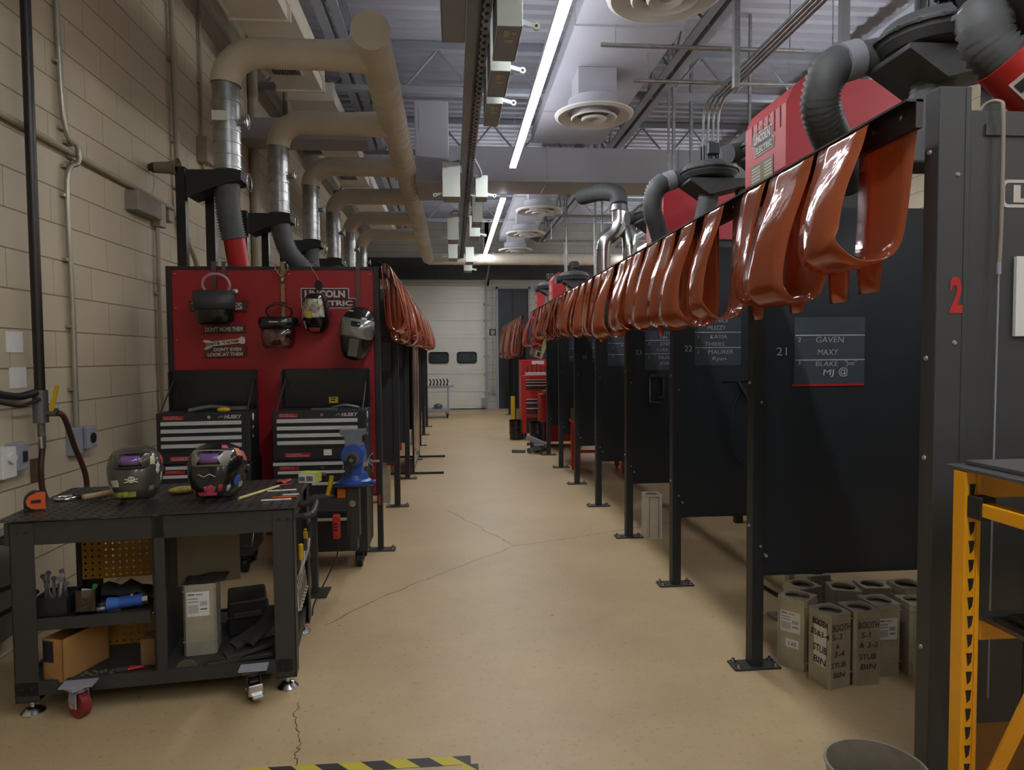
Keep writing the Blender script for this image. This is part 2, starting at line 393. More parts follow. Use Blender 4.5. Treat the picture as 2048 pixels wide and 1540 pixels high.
bp.tube(spline([(DX1+.02, -.1, 3.85), (DX1+.08, -.3, 4.2), (DX1+.1, -.9, 4.35), (DX1+.1, -2.6, 4.4)]), .035, 8)
bp.build('track_rail', STEELP, gd)
dd = T('door_2', '', ''); del dd['label']; del dd['category']; dd['kind'] = 'structure'; dd.location = (1.35, Y1, 0)
B().box(.0, .06, -.06, .1, 0, 3.75).box(.99, 1.05, -.06, .1, 0, 3.75).box(0, 1.05, -.06, .1, 3.69, 3.75).build('door_frame', STEELP, dd)
B().box(.06, .515, 0, .06, .01, 3.69).box(.53, .99, 0, .06, .01, 3.69).build('door_panel', DARKD, dd, bevel=.004)
B().box(.5, .545, -.02, 0, .01, 3.69).build('door_astragal', mat('dark_edge', '15181b', .4), dd)
# number plate 26 on the block pier
pl = T('number_plate', 'small black plate with white number 28 on the block pier beside the garage door', 'sign', (1.235, Y1-.003, 2.37))
B().box(-.1, .1, -.01, 0, -.1, .1).build('plate', BLK, pl); text('28', (0, -.0105, 0), .11, .13, LETT, pl, bold=.04)
cd = T('pier_conduit', 'thin grey conduit running down the block pier to an outlet box', 'conduit', (1.24, Y1-.04, 0))
B().tube([(0, 0, .62), (0, 0, 3.9)], .014, 8).build('pipe', CREAM, cd); B().box(-.06, .06, -.03, .037, .48, .62).build('outlet_box', STEELP, cd)
dr = B()
for i in range(16): dr.box(-.5+i*.07, -.46+i*.07, -.035, .035, 0, .003)
tag(dr.build('floor_grate', mat('grate_iron', '4a4234', .7)), 'dark slotted drain strip set in the floor before the garage door', 'drain').location = (.28, 19.2, .001)

# ================================================================== CEILING STEEL AND DUCTS
for i, y in enumerate((3.4, 9.3, 12.2, 15.1, 18.0)):
    bj = T('roof_joist', ['near grey steel roof joist crossing under the deck, closest to the viewer', 'grey open web joist above the wide cross duct', 'grey web joist just beyond the wide cross duct', 'grey web joist crossing over the far ceiling diffusers', 'farthest grey web joist before the garage door wall'][i], 'joist', (0, y, 0))
    B().box(WX, RX, -.06, .06, 5.7, 5.8).build('top_chord', STEELP, bj); B().box(WX, RX, -.05, .05, 5.15, 5.22).build('bottom_chord', STEELP, bj)
    b = B(); x = WX+.1; up = True
    while x < RX-.5:
        b.tube([(x, 0, 5.2 if up else 5.72), (x+.45, 0, 5.72 if up else 5.2)], .018, 6); x += .45; up = not up
    b.build('web', STEELP, bj)
# joists running along the hall
for i, (x, z, lb) in enumerate([(-1.25, 5.22, 'steel twin angle beam running lengthwise between the round duct and the square duct'), (2.75, 5.12, 'pale twin angle beam running along the edge of the wide ceiling duct'), (5.2, 4.95, 'grey open truss running lengthwise above the right hand booths')]):
    t = T('girder', lb, 'beam', (x, 0, z))
    B().box(-.13, -.03, Y0, Y1, 0, .02).box(-.05, -.03, Y0, Y1, .02, .12).build('angle', STEELP, t)
    B().box(.03, .13, Y0, Y1, 0, .02).box(.03, .05, Y0, Y1, .02, .12).build('angle', STEELP, t)
    b = B(); y = Y0+.2; up = True
    while y < Y1-.8:
        b.tube([(0, y, .03 if up else .56-.0), (0, y+.6, .56 if up else .03)], .02, 6); y += .6; up = not up
    b.build('web', STEELP, t)
    B().box(-.08, .08, Y0, Y1, .55, .572).build('top_chord', STEELP, t)

def flanged(b, x0, x1, y0, y1, z0, z1, st=1.4):
    b.box(x0, x1, y0, y1, z0, z1)
    y = y0+.01
    while y < y1: b.box(x0-.02, x1+.02, y, y+.03, z0-.02, z1+.02); y += st
t = T('supply_duct', 'wide flat grey ceiling duct running lengthwise with round diffusers hanging under it', 'duct', (0, 0, 0))
b = B(); flanged(b, 1.25, 2.34, 2.0, 10.6, 4.92, 5.1, 2.4); b.build('duct_run', CDUCT, t)
b = B(); flanged(b, 1.35, 2.2, 11.7, 20., 4.92, 5.1, 2.4); b.build('duct_run', CDUCT, t)
t = T('cross_duct', 'broad rectangular grey duct crossing the hall overhead', 'duct', (0, 0, 0))
b = B().box(-.48, 5.6, 10.7, 11.55, 4.36, 4.89)
for x in (.35, 1.5, 3.6, 5.0): b.box(x, x+.02, 10.685, 11.565, 4.35, 4.905)
b.box(-.48, 5.6, 10.675, 10.7, 4.352, 4.385).build('duct_body', CDUCT, t, bevel=.004)
t = T('duct_plenum', 'tall square duct box beside the round main duct at the end of the cross duct', 'duct', (0, 0, 0))
B().box(-.48, -.02, 9.55, 10.67, 4.04, 5.14).build('box_body', CDUCT, t, bevel=.008)
B().box(-.42, -.08, 9.54, 9.55, 4.75, 5.0).build('access_panel', CDUCT, t)
t = T('cross_duct', 'brownish grey rectangular duct crossing behind the second elbow near the left wall', 'duct', (0, 0, 0))
B().box(WX+.003, -1.0, 8.45, 8.9, 4.25, 4.5).build('duct_body', CDUCT, t, bevel=.006)
t = T('return_duct', 'beige square duct running along the upper left wall with stepped grille boxes', 'duct', (0, 0, 0))
b = B(); flanged(b, -2.05, -1.48, 4.0, 8.4, 4.93, 5.18, 4.3); flanged(b, -2.05, -1.48, 9.0, 19.5, 4.93, 5.12, 3.); b.build('duct_run', BEIGE, t)
for y0, y1 in ((4.9, 6.7), (7.45, 8.4), (12.0, 13.0)):
    gb = B().box(-2.0, -1.5, y0, y1, 4.8, 4.93).box(-2.03, -1.47, y1-.03, y1, 4.78, 4.95).build('grille_box', BEIGE, t)
    b = B().box(-1.96, -1.62, y0+.1, y0+1.12 if y0 < 5 else y0+.5, 4.79, 4.80)
    fr = b.build('grille', WHT, gb)
    b = B(); x = -1.93
    while x < -1.66: b.box(x, x+.012, y0+.14, (y0+1.08 if y0 < 5 else y0+.46), 4.782, 4.79); x += .027
    b.build('grille_slot', RUB, gb)
# diffusers
def diffuser(label, loc):
    t = T('ceiling_diffuser', label, 'diffuser', loc, 0, 'round ceiling diffusers')
    B().lathe([(.46, .035), (.455, .02), (.42, .0), (.30, .05), (.30, .08), (.40, .06), (.46, .035)], 40).build('outer_ring', WHT, t)
    B().lathe([(.27, .0), (.255, -.02), (.19, .03), (.19, .07)], 32).build('middle_cone', WHT, t)
    B().lathe([(.15, -.01), (.13, -.035), (.07, -.02), (.06, .0), (.0001, .0)], 28).build('inner_cone', WHT, t)
    B().cyl((0, 0, .06), (0, 0, .2), .3, n=28).box(-.22, .22, -.22, .22, .2, 4.915-loc[2]).build('drop_collar', CDUCT, t)
    return t
for i, y in enumerate((5.3, 8.0, 13.4, 15.9, 18.4, 19.9)):
    diffuser(['nearest round white ceiling diffuser, cut off by the top of the picture', 'round white ceiling diffuser in front of the cross duct', 'first round diffuser beyond the cross duct', 'second round diffuser beyond the cross duct', 'third round diffuser beyond the cross duct', 'farthest round diffuser, nearest the garage door'][i], (1.68 if i < 2 else 1.72, y, 4.42 if i < 2 else 4.45))
# big round main duct and the far cross pipe
MX, MZ = -.61, 4.2
t = T('main_duct', 'long round beige main duct running lengthwise with a flat end cap', 'duct', (0, 0, 0))
pts = []; rs = []
y = 5.54
while y < 17.9:
    ring = int(y*4) % 5 == 0
    pts.append((MX, y, MZ)); rs.append(.15); y += .25
b = B().tube(pts+[(MX, 18., MZ)], .147, 32); y = 6.4
while y < 17.8: b.tube([(MX, y, MZ), (MX, y+.02, MZ)], .151, 32); y += .22 if int(y*3) % 4 else .5
b.build('duct_pipe', BEIGE, t)
B().cyl((MX, 5.52, MZ), (MX, 5.56, MZ), .155, n=32).build('end_cap', BEIGE, t)
t = T('far_cross_pipe', 'long ribbed beige round duct crossing the hall above the garage door', 'duct', (0, 0, 0))
b = B().tube([(MX, 18.15, MZ), (5.5, 18.15, MZ)], .15, 24)
x = -.1
while x < 5.4: b.tube([(x, 18.15, MZ), (x+.025, 18.15, MZ)], .156, 24); x += .2
b.build('duct_pipe', BEIGE, t)
# branches with extraction arms on the left booths
def ang(c, r, a0, a1, y, n=10):
    return [(c[0]+r*math.cos(math.radians(a0+(a1-a0)*i/n)), y, c[1]+r*math.sin(math.radians(a0+(a1-a0)*i/n))) for i in range(n+1)]
ORD = ['nearest', 'second', 'third', 'fourth', 'fifth', 'farthest']
VX = -1.865
for k in range(6):
    y = 6.0+1.72*k
    t = T('branch_duct', ORD[k]+' elbow duct rising beside the left wall and crossing to the round main duct', 'duct', (VX, y, 0), 0, 'elbow ducts on the left')
    R_ = .27
    path = [(0, 0, 3.93)]+[(R_-R_*math.cos(a), 0, 3.93+R_*math.sin(a)) for a in [PI/2*i/12 for i in range(1, 13)]]+[(.8, 0, 4.2), (MX-VX-.07, 0, 4.2)]
    b = B().tube(path, [.122]*(len(path)-1)+[.14], 28, False)
    for i in range(7): b.tube([(R_+.05+i*.085, 0, 4.2), (R_+.058+i*.085, 0, 4.2)], .1245, 24)
    b.build('elbow_pipe', BEIGE, t)
    b = B().cyl((0, 0, 3.22), (0, 0, 3.935), .11, n=28, caps=False)
    for z in (3.24, 3.34, 3.44, 3.54, 3.62, 3.78, 3.93): b.cyl((0, 0, z), (.0, 0, z+.014), .116, n=28)
    b.build('spiral_riser', GALV, t)
    b = B().cyl((.11, 0, 3.62), (.17, -.02, 3.62), .03, n=12)
    dm = b.build('damper_stub', GALV, t)
    B().tube([(.18, -.03+.045*math.cos(a), 3.62+.06*math.sin(a)) for a in [2*PI*i/14 for i in range(14)]], .008, 6, closed=True).build('damper_ring', GALV, dm)
    if k == 0: B().box(-.08, .04, -.126, -.118, 3.6, 3.68).build('paper_label', PAPER, t)
    # bracket + arm
    a = T('fume_extractor', ORD[k]+' black bracket with flexible hose and red extraction tube above the left booths', 'fume arm', (VX, y, 0), 0, 'extraction arms on the left')
    B().prism([(-.3, 3.20), (.14, 3.20), (.14, 3.12), (-.02, 3.08), (-.28, 2.98), (-.3, 2.98)], 'Y', -.12, .12).build('bracket', BLK, a, bevel=.004)
    b = B()
    for xx, yy in ((-.41, -.05), (-.22, .08)): b.box(xx, xx+.075, yy, yy+.06, 2.39, 3.2 if xx > -.3 else 3.24)
    b.box(-.41, -.2, -.06, .14, 2.39, 2.41); b.build('mast', mat('black_gloss_mast', '101214', .25), a)
    b = B()
    if k % 3 == 1: hose(b, [(.0, -.0, 3.19), (.02, .0, 3.0), (.1, .02, 2.78), (.3, .06, 2.56)], .1, .022)
    else: hose(b, [(.0, -.0, 3.19), (-.01, .0, 3.0), (0, .02, 2.82), (.02, .05, 2.66)], .098, .022)
    b.build('flex_hose', HOSE, a)
    b = B()
    if k % 3 == 1: b.cyl((.28, .055, 2.58), (.62, .14, 2.2), .085, n=18)
    else: b.cyl((.02, .05, 2.68), (.06, .2, 2.1), .088, n=6)
    b.build('red_tube', REDA, a)
    b = B().tube([(.2, -.1+.07*math.cos(q), 3.1+.07*math.sin(q)) for q in [2*PI*i/16 for i in range(16)]], .006, 6, closed=True)
    b.tube([(.1, -.1, 3.19), (.2, -.1, 3.17)], .006, 6)
    b.build('lever_ring', SILV, a)

# ---------------------------------------------------------------- linear LED lights
def led(label, x, ys, z, hw=.041):
    t = T('linear_light', label, 'light', (x, ys[0], z))
    B().box(-hw-.006, hw+.006, 0, ys[-1]-ys[0], .012, .07).build('housing', WHT, t)
    for a, c in zip(ys[:-1], ys[1:]): B().box(-hw, hw, a-ys[0]+.012, c-ys[0]-.012, 0, .014).build('lens', LEDM, t)
    B().box(-hw*.8, hw*.8, .02, ys[-1]-ys[0]-.02, .07, .074).build('added_uplight', UPM, t)  # added fill light on top of the housing
    b = B()
    for a in (ys[0]+.3, ys[-1]-.3): b.tube([(0, a-ys[0], .06), (0, a-ys[0], ZC-z+.03)], .003, 5)
    b.build('hanger_wire', STEELP, t)
led('bright linear light strip hanging above the aisle before the cross duct', .88, [4.6, 5.83, 7.1, 8.4, 9.75], 4.3)
led('bright linear light strip hanging above the aisle beyond the cross duct', .885, [11.62, 13.4, 15.2, 17.0, 19.1], 4.3)
led('linear light strip behind the viewer above the aisle', .88, [-4.5, -3, -1.5, 0, 1.5, 3.0], 4.3)
led('linear light strip above the right hand booths, far part', 4.7, [12.5, 14.4, 16.3, 18.2, 20.0], 4.3)
led('linear light strip above the right hand booths, near part', 4.7, [1.0, 3.0, 5., 7., 9.6], 4.3)
led('linear light strip behind the viewer over the right side', 4.7, [-4.5, -3, -1.5, 0], 4.3)

# ---------------------------------------------------------------- busway with switch boxes
t = T('busway', 'long grey electrical busway hanging lengthwise overhead left of the light strip', 'busway', (.25, 0, 0))
B().box(-.11, -.03, 2.5, 19.3, 4.22, 4.34).box(.0, .07, 2.5, 19.3, 4.2, 4.34).box(-.03, .0, 2.5, 19.3, 4.27, 4.34).build('bus_channel', STEELP, t)
b = B(); y = 2.6
while y < 19.2: b.box(-.01, .012, y, y+.05, 4.195, 4.2); b.box(.022, .05, y+.06, y+.09, 4.192, 4.2); y += .12
b.build('slots', mat('dark_slot', '2a2c2e', .7), t, kind='stuff')
b = B()
for y in (3.5, 6.4, 9.3, 12.2, 15.1, 18.): b.tube([(0, y, 4.33), (0, y, 5.16)], .008, 6)
b.build('hanger_rod', STEELP, t)
def sbox(label, x0, x1, y0, y1, z0, z1, side=1, letter=True):
    t = T('switch_box', label, 'switch box', (x0, y0, z0), 0, 'switch boxes on the busway'); W = x1-x0
    B().box(0, W, 0, y1-y0, 0.012, z1-z0).build('case', BOXG, t, bevel=.004)
    (B().box(-.03, 0, .05, .15, z1-z0-.12, z1-z0+.03) if side > 0 else B().box(W, W+.03, .05, .15, z1-z0-.12, z1-z0+.03)).build('mounting_bracket', STEELP, t)
    B().box(-.006, W+.006, -.012, .0, 0, z1-z0+.006).box(-.006, 0, -.0, y1-y0, 0, .03).box(W, W+.006, 0, y1-y0, 0, .03).build('front_cover', BOXW, t, bevel=.003)
    B().box(0.005, W-.005, .005, y1-y0, .004, .012).build('bottom_plate', BOXG, t)
    b = B(); s = W if side > 0 else 0
    M = Matrix.Translation((s, .05, .06)) @ Matrix.Rotation(.25*side, 4, 'Y')
    b.box(0 if side > 0 else -.11, .11 if side > 0 else 0, -.006, .006, -.016, .016, M).cyl(M @ Vector((side*.11, -.01, 0)), M @ Vector((side*.11, .01, 0)), .026, n=14)
    hd = b.build('handle', BOXW, t)
    B().cyl(M @ Vector((side*.11, -.012, 0)), M @ Vector((side*.11, .012, 0)), .011, n=10).build('handle_hole', BLK, hd)
    B().box(W*.3, W*.55, .06, .16, .0, .004).box(W*.6, W*.8, .08, .12, .0, .004).box(W*.35, W*.75, .2, .24, 0, .004).build('warning_print', SKULL, t)
    return t
sbox('largest pale switch box on the busway, nearest the viewer', .335, .50, 4.76, 5.32, 3.9, 4.32)
sbox('second switch box on the right of the busway, behind the largest', .33, .48, 5.5, 6.05, 3.9, 4.3)
sbox('third switch box on the right of the busway, behind the second', .33, .465, 6.15, 6.75, 3.88, 4.28)
sbox('pale switch box on the right of the busway just before the cross duct edge', .36, .52, 9.8, 10.12, 3.9, 4.2)
sbox('grey switch box on the busway just past the cross duct', .35, .5, 11.1, 11.6, 3.8, 4.2)
sbox('small pale switch box on the right of the far busway', .34, .52, 12.6, 13.1, 3.83, 4.2)
sbox('pale switch box on the right of the busway near its far end', .34, .52, 16.2, 16.8, 3.86, 4.2)
sbox('last pale switch box on the right at the busway end', .34, .55, 18.6, 19.1, 3.95, 4.2)
sbox('flat grey switch box on the left of the busway, nearest the viewer', -.05, .12, 4.4, 5.3, 4.02, 4.2, -1)
sbox('switch box on the left of the busway in front of the square duct box', -.1, .12, 9.15, 9.5, 3.75, 4.2, -1)
sbox('switch box on the left of the busway past the cross duct', -.06, .13, 12.5, 13., 3.75, 4.2, -1)
sbox('lower switch box on the left of the far busway', -.06, .13, 15.2, 15.8, 3.8, 4.2, -1)
b = B().tube(spline([(.12, 9.4, 4.3), (.02, 9.35, 4.25), (-.02, 9.3, 4.19)]), .015, 8).tube(spline([(.3, 9.2, 4.3), (.42, 9.6, 4.2), (.42, 9.85, 4.19)]), .018, 8)
b.tube(spline([(.12, 12.7, 4.32), (.03, 12.7, 4.3), (-.02, 12.7, 4.19)]), .015, 8)
tag(b.build('flex_conduit', STEELP), 'thin grey flexible conduits linking the busway to its switch boxes', 'conduit')

# ---------------------------------------------------------------- conduits and struts above the right booths
b = T('conduit_bundle', 'bundle of four thin grey conduits running lengthwise above the right booths', 'conduit', (0, 0, 0))
for i in range(4):
    B().tube([(3.0+.06*i, 1., 4.6+.01*i), (3.0+.06*i, 7.8, 4.6+.01*i)]+spline([(3.0+.06*i, 7.9, 4.58), (3.0+.06*i, 8.0, 4.4), (3.0+.06*i, 8.02, 3.5)], 4), .016, 8).build('conduit', GALV, b)
hang = [(2.42, 5.7, 3.9, 5.15, .026, 'thick vertical strut post standing behind the near red housing'),
        (3.35, 9.4, 2.6, 5.82, .02, 'thin vertical hanger rod left of the thick strut post'),
        (3.0, 9.1, 2.6, 5.82, .02, 'vertical conduit dropping just left of the second red housing'),
        (2.9, 9.0, 2.6, 5.82, .014, 'thin vertical conduit beside the silver pipes'),
        (3.7, 8.3, 3.0, 5.82, .016, 'thin vertical rod rising behind the fan units'),
        (2.6, 12.3, 2.4, 5.82, .02, 'vertical conduit above the middle right booths'),
        (2.75, 12.4, 2.4, 5.82, .016, 'second vertical conduit above the middle right booths'),
        (2.3, 13.6, 2.4, 5.82, .016, 'vertical conduit behind the far diffusers'),
        (2.6, 15.6, 2.4, 5.82, .02, 'far vertical conduit above the last booths'),
        (2.5, 4.5, 4.5, 5.5, .016, 'short vertical rod high above the near red housing'),
        (2.9, 4.9, 3.5, 5.5, .03, 'vertical strut near the ceiling above the red housing')]
for x, y, z0, z1, r, lb in hang:
    tag(B().box(-r, r, -r, r, 0, z1-z0).build('hanger_post' if r > .025 else 'vertical_conduit', GALV if r < .03 else STEELP, bevel=.003), lb, 'post' if r > .025 else 'conduit').location = (x, y, z0)
for i, (x0, x1, y, z) in enumerate([(1.5, 3.6, 6.8, 4.72), (2.0, 4.4, 7.4, 4.62), (1.8, 5.0, 12.0, 4.1), (1.9, 5.0, 14.0, 4.0)]):
    tag(B().tube([(x0, y, z), (x1, y, z)], .022, 8).tube([(x0+.15, y, z), (x0+.15, y, ZC+.02)], .006, 6).tube([(x1-.15, y, z), (x1-.15, y, ZC+.02)], .006, 6).build('cross_conduit', GALV), ['upper thin conduit crossing above the right booths near the diffuser', 'lower thin conduit crossing above the near red housing', 'thin conduit crossing just beyond the wide cross duct', 'farthest thin conduit crossing above the last fans'][i], 'conduit')

# ================================================================== LEFT WALL FITTINGS
t = T('gas_pipe', 'thick black vertical pipe on the left wall ending in a valve', 'pipe', (WX+.1, 4.2, 0))
B().tube([(0, 0, 1.46), (0, 0, 5.7)], .028, 14).build('pipe', mat('black_iron', '17120f', .35), t)
B().cyl((0, 0, 1.28), (0, 0, 1.47), .04).cyl((0, 0, 1.34), (.09, 0, 1.34), .025).cyl((0, 0, 1.2), (0, 0, 1.28), .02).build('valve_body', WALLB, t)
B().box(-.01, .01, -.008, .008, 0, .15, Matrix.Translation((.07, -.02, 1.35)) @ Matrix.Rotation(.25, 4, 'Y')).build('valve_handle', YLW, t)
B().tube(spline([(0, -.03, 1.46), (-.05, -.12, 1.44), (-.06, -.3, 1.47), (-.05, -.34, 1.5)]), .022, 8).tube(spline([(0.02, -.04, 1.42), (-.02, -.15, 1.39), (-.03, -.32, 1.42)]), .01, 8).build('coiled_strap', RUB, t)
t = T('air_hose', 'dark red rubber hose hanging in a loop from the pipe valve down to the bench', 'hose', (WX+.1, 4.2, 0))
hp = [(0, 0, 1.2), (.0, .0, 1.12), (.0, -.02, 1.0), (.01, -.01, .85), (.1, .0, .7), (.3, .1, .6)]
b = B().tube(spline(hp), .016, 10).tube(spline([(.09, 0, 1.34), (.11, .04, 1.3), (.09, .17, 1.12), (.08, .30, .93), (.08, .31, .78), (.08, .25, .65)]), .016, 10)
b.build('hose_run', HOSER, t); B().cyl((0, 0, 1.13), (0, 0, 1.2), .021, n=12).build('coupling', SILV, t)
def conduit(label, pts, r=.016, m=CREAM, boxes=()):
    t = T('wall_conduit', label, 'conduit', (WX, 0, 0)); B().tube(pts, r, 10).build('pipe', m, t)
    b = B()
    for p in pts[1::3]: b.box(0, .03, p[1]-.04, p[1]+.04, p[2]-.01, p[2]+.01)
    b.build('clamp', m, t); return t
t = conduit('shiny vertical conduit with a kink on the left wall, ending at an outlet box', spline([(.03, 4.63, 5.6), (.03, 4.64, 4.4), (.03, 4.68, 3.22), (.06, 4.78, 3.04), (.06, 4.78, 2.94), (.03, 4.70, 2.8), (.03, 4.71, 2.0), (.03, 4.71, 1.18)], 6), .017, mat('worn_conduit', 'a5a293', .3, .5))
B().box(0, .05, 4.63, 4.78, 1.02, 1.2).build('outlet_box', STEELP, t, bevel=.006)
B().box(.05, .085, 4.74, 4.86, 1.05, 1.2).build('socket_cover', STEELP, t, bevel=.01)
B().cyl((.075, 4.80, 1.12), (.09, 4.80, 1.12), .035).build('socket', RUB, t)
t = conduit('horizontal conduit running along the upper left wall to a grey box', [(.03, 2.0, 3.01), (.03, 4.0, 3.01), (.03, 6.4, 2.98)], .02)
B().box(0, .1, 5.55, 5.98, 2.80, 2.95).build('junction_box', mat('wall_box_paint', '8b877c', .5), t, bevel=.006)
B().box(0, .07, 6.02, 6.14, 2.76, 2.96).box(0, .07, 6.2, 6.32, 2.84, 2.94).build('small_box', CREAM, t, bevel=.006)
conduit('thin cream conduit dropping from the grey box to beside the tool chest', [(.03, 6.06, 2.78), (.03, 6.05, 2.2), (.03, 6.05, 1.6), (.03, 6.05, .9)], .018)
conduit('thick cream pipe dropping from the ceiling and bending in behind the red booth panel', spline([(.05, 6.42, 5.7), (.05, 6.44, 4.8), (.05, 6.47, 3.6), (.05, 6.5, 3.0), (.07, 6.6, 2.75), (.12, 6.7, 2.5), (.14, 6.72, 2.0)], 5), .027)
t = conduit('thin painted conduit beside a square box, right of the thick cream pipe', [(.03, 7.18, 5.7), (.03, 7.18, 4.4), (.03, 7.18, 3.75), (.03, 7.2, 3.2)], .016)
B().box(0, .1, 7.1, 7.28, 3.6, 3.85).build('junction_box', CREAM, t, bevel=.006)
for i, (y, r) in enumerate(((8.9, .06), (10.6, .04))):
    conduit(('square painted column conduit on the left wall behind the second elbow duct', 'painted conduit on the left wall behind the third elbow duct')[i], [(.06, y, 5.7), (.06, y, 4), (.06, y, 2)], r)
t = T('horn_speaker', 'small brownish horn loudspeaker on the left wall above the conduit', 'speaker', (WX, 6.0, 3.24))
Mh = Matrix.Rotation(PI/2, 4, 'Y')
B().lathe([(.0001, .02), (.04, .02), (.045, .05)], 20, Mh).cyl((0, 0, 0), (.04, 0, 0), .03).build('driver', mat('speaker_back', '2d2824', .5), t)
B().lathe([(.045, .05), (.05, .15), (.06, .2), (.085, .235), (.08, .235), (.055, .2), (.0001, .12)], 24, Mh).build('horn', mat('tan_horn', '7b6f5c', .5), t)
b = B().tube(spline([(.03, 0, -.03), (.03, .02, -.12), (.02, .0, -.22)]), .003, 5); b.build('speaker_wire', CREAM, t)
for lb, y, z in (('upper blank white sheet taped to the left wall', 4.12, 1.75), ('lower blank white sheet taped to the left wall', 4.14, 1.545)):
    tag(B().box(0, .004, -.05, .1, -.06, .06).build('paper_sheet', PAPER), lb, 'paper').location = (WX+.001, y, z)
t = T('wall_switch', 'white and grey electrical disconnect box on the left wall at the picture edge', 'switch box', (WX, 3.98, 1.0))
B().box(0, .08, -.1, .02, 0, .17).cyl((.08, -.03, .11), (.095, -.03, .11), .03).build('white_case', WHT, t, bevel=.006)
B().box(0, .07, .04, .15, .02, .18).build('grey_case', STEELP, t, bevel=.01)
B().box(.07, .085, .09, .11, .07, .13).build('toggle', BLK, t)
tag(B().box(0, .01, -.05, .05, -.07, .07).cyl((.01, 0, -.03), (.013, 0, -.03), .012).build('outlet_plate', mat('brown_plate', '5c4a3c', .5), bevel=.003), 'small brown outlet plate on the left wall behind the hose', 'outlet').location = (WX+.001, 4.30, .99)
t = T('floor_box', 'low grey green painted box against the left wall beside the bench', 'box', (WX+.002, 3.3, 0))
B().box(0, .1, 0, .7, .15, .72).build('case', mat('grey_green_paint', '6d6c5e', .6), t, bevel=.006)
B().tube(spline([(.1, .3, .5), (.16, .4, .46), (.24, .5, .5)]), .012, 8).tube(spline([(.1, .3, .36), (.15, .4, .33), (.22, .6, .38)]), .012, 8).build('cable', RUB, t)

# ================================================================== BOOTH PARTITIONS
NUM = {1: '21', 2: '22', 3: '23', 4: '24', 5: '25'}
RP = [2.13+1.29*k for k in range(8)]
RLAB = ['near grey booth partition with the red number 2 and a white logo at the picture edge',
        'black booth partition chalked 21 with a red line under its chalkboard',
        'black booth partition chalked 22 with three rows of names',
        'black booth partition chalked 23 with a clamp hanging on it',
        'black booth partition just beyond the one chalked 23',
        'black booth partition chalked 25',
        'black booth partition beside the orange stand',
        'last black booth partition beside the red cabinets']
PLATE = B().prism([(-.125, -.05), (.125, -.05), (.125, .05), (-.125, .05)], 'Z', 0, .012)
def foot(parent, x=0, y=0):
    b = B(); b.box(x-.125, x+.125, y-.055, y+.055, 0, .012)
    fp = b.build('foot_plate', CHAR, parent, bevel=.003)
    b = B()
    for sx in (-.1, .1):
        for sy in (-.035, .035): b.cyl((x+sx, y+sy, .012), (x+sx, y+sy, .016), .018, n=12).cyl((x+sx, y+sy, .016), (x+sx, y+sy, .03), .009, n=6)
    b.build('anchor_bolt', SILV, fp)
def names(t, bx0, bx1, bz0, bz1, rows, lines, num=None, numx=None, numz=None, red=False, yy=-.021):
    B().box(bx0, bx1, yy-.002, yy, bz0, bz1).build('chalkboard', BOARD, t)
    b = B()
    for z in lines: b.box(bx0+.005, bx1, yy-.0035, yy-.002, z, z+.005)
    b.build('chalk_line', CHALK, t)
    if red: B().box(bx0-.01, bx1, yy-.0035, yy-.002, bz0-.006, bz0+.004).build('red_line', RLINE, t)
    for s, x, z, h, W in rows:
        text(s, (x, yy-.0026, z), h, W, CHALK, t, 'chalk_writing', rot=(PI/2, 0, random.uniform(-.0, .0)), bold=-.02 if len(s) > 3 else 0, shear=.08)
    if num: text(num, (numx, yy-.0026, numz), .042, .055, CHALK, t, 'chalk_writing', bold=-.01)
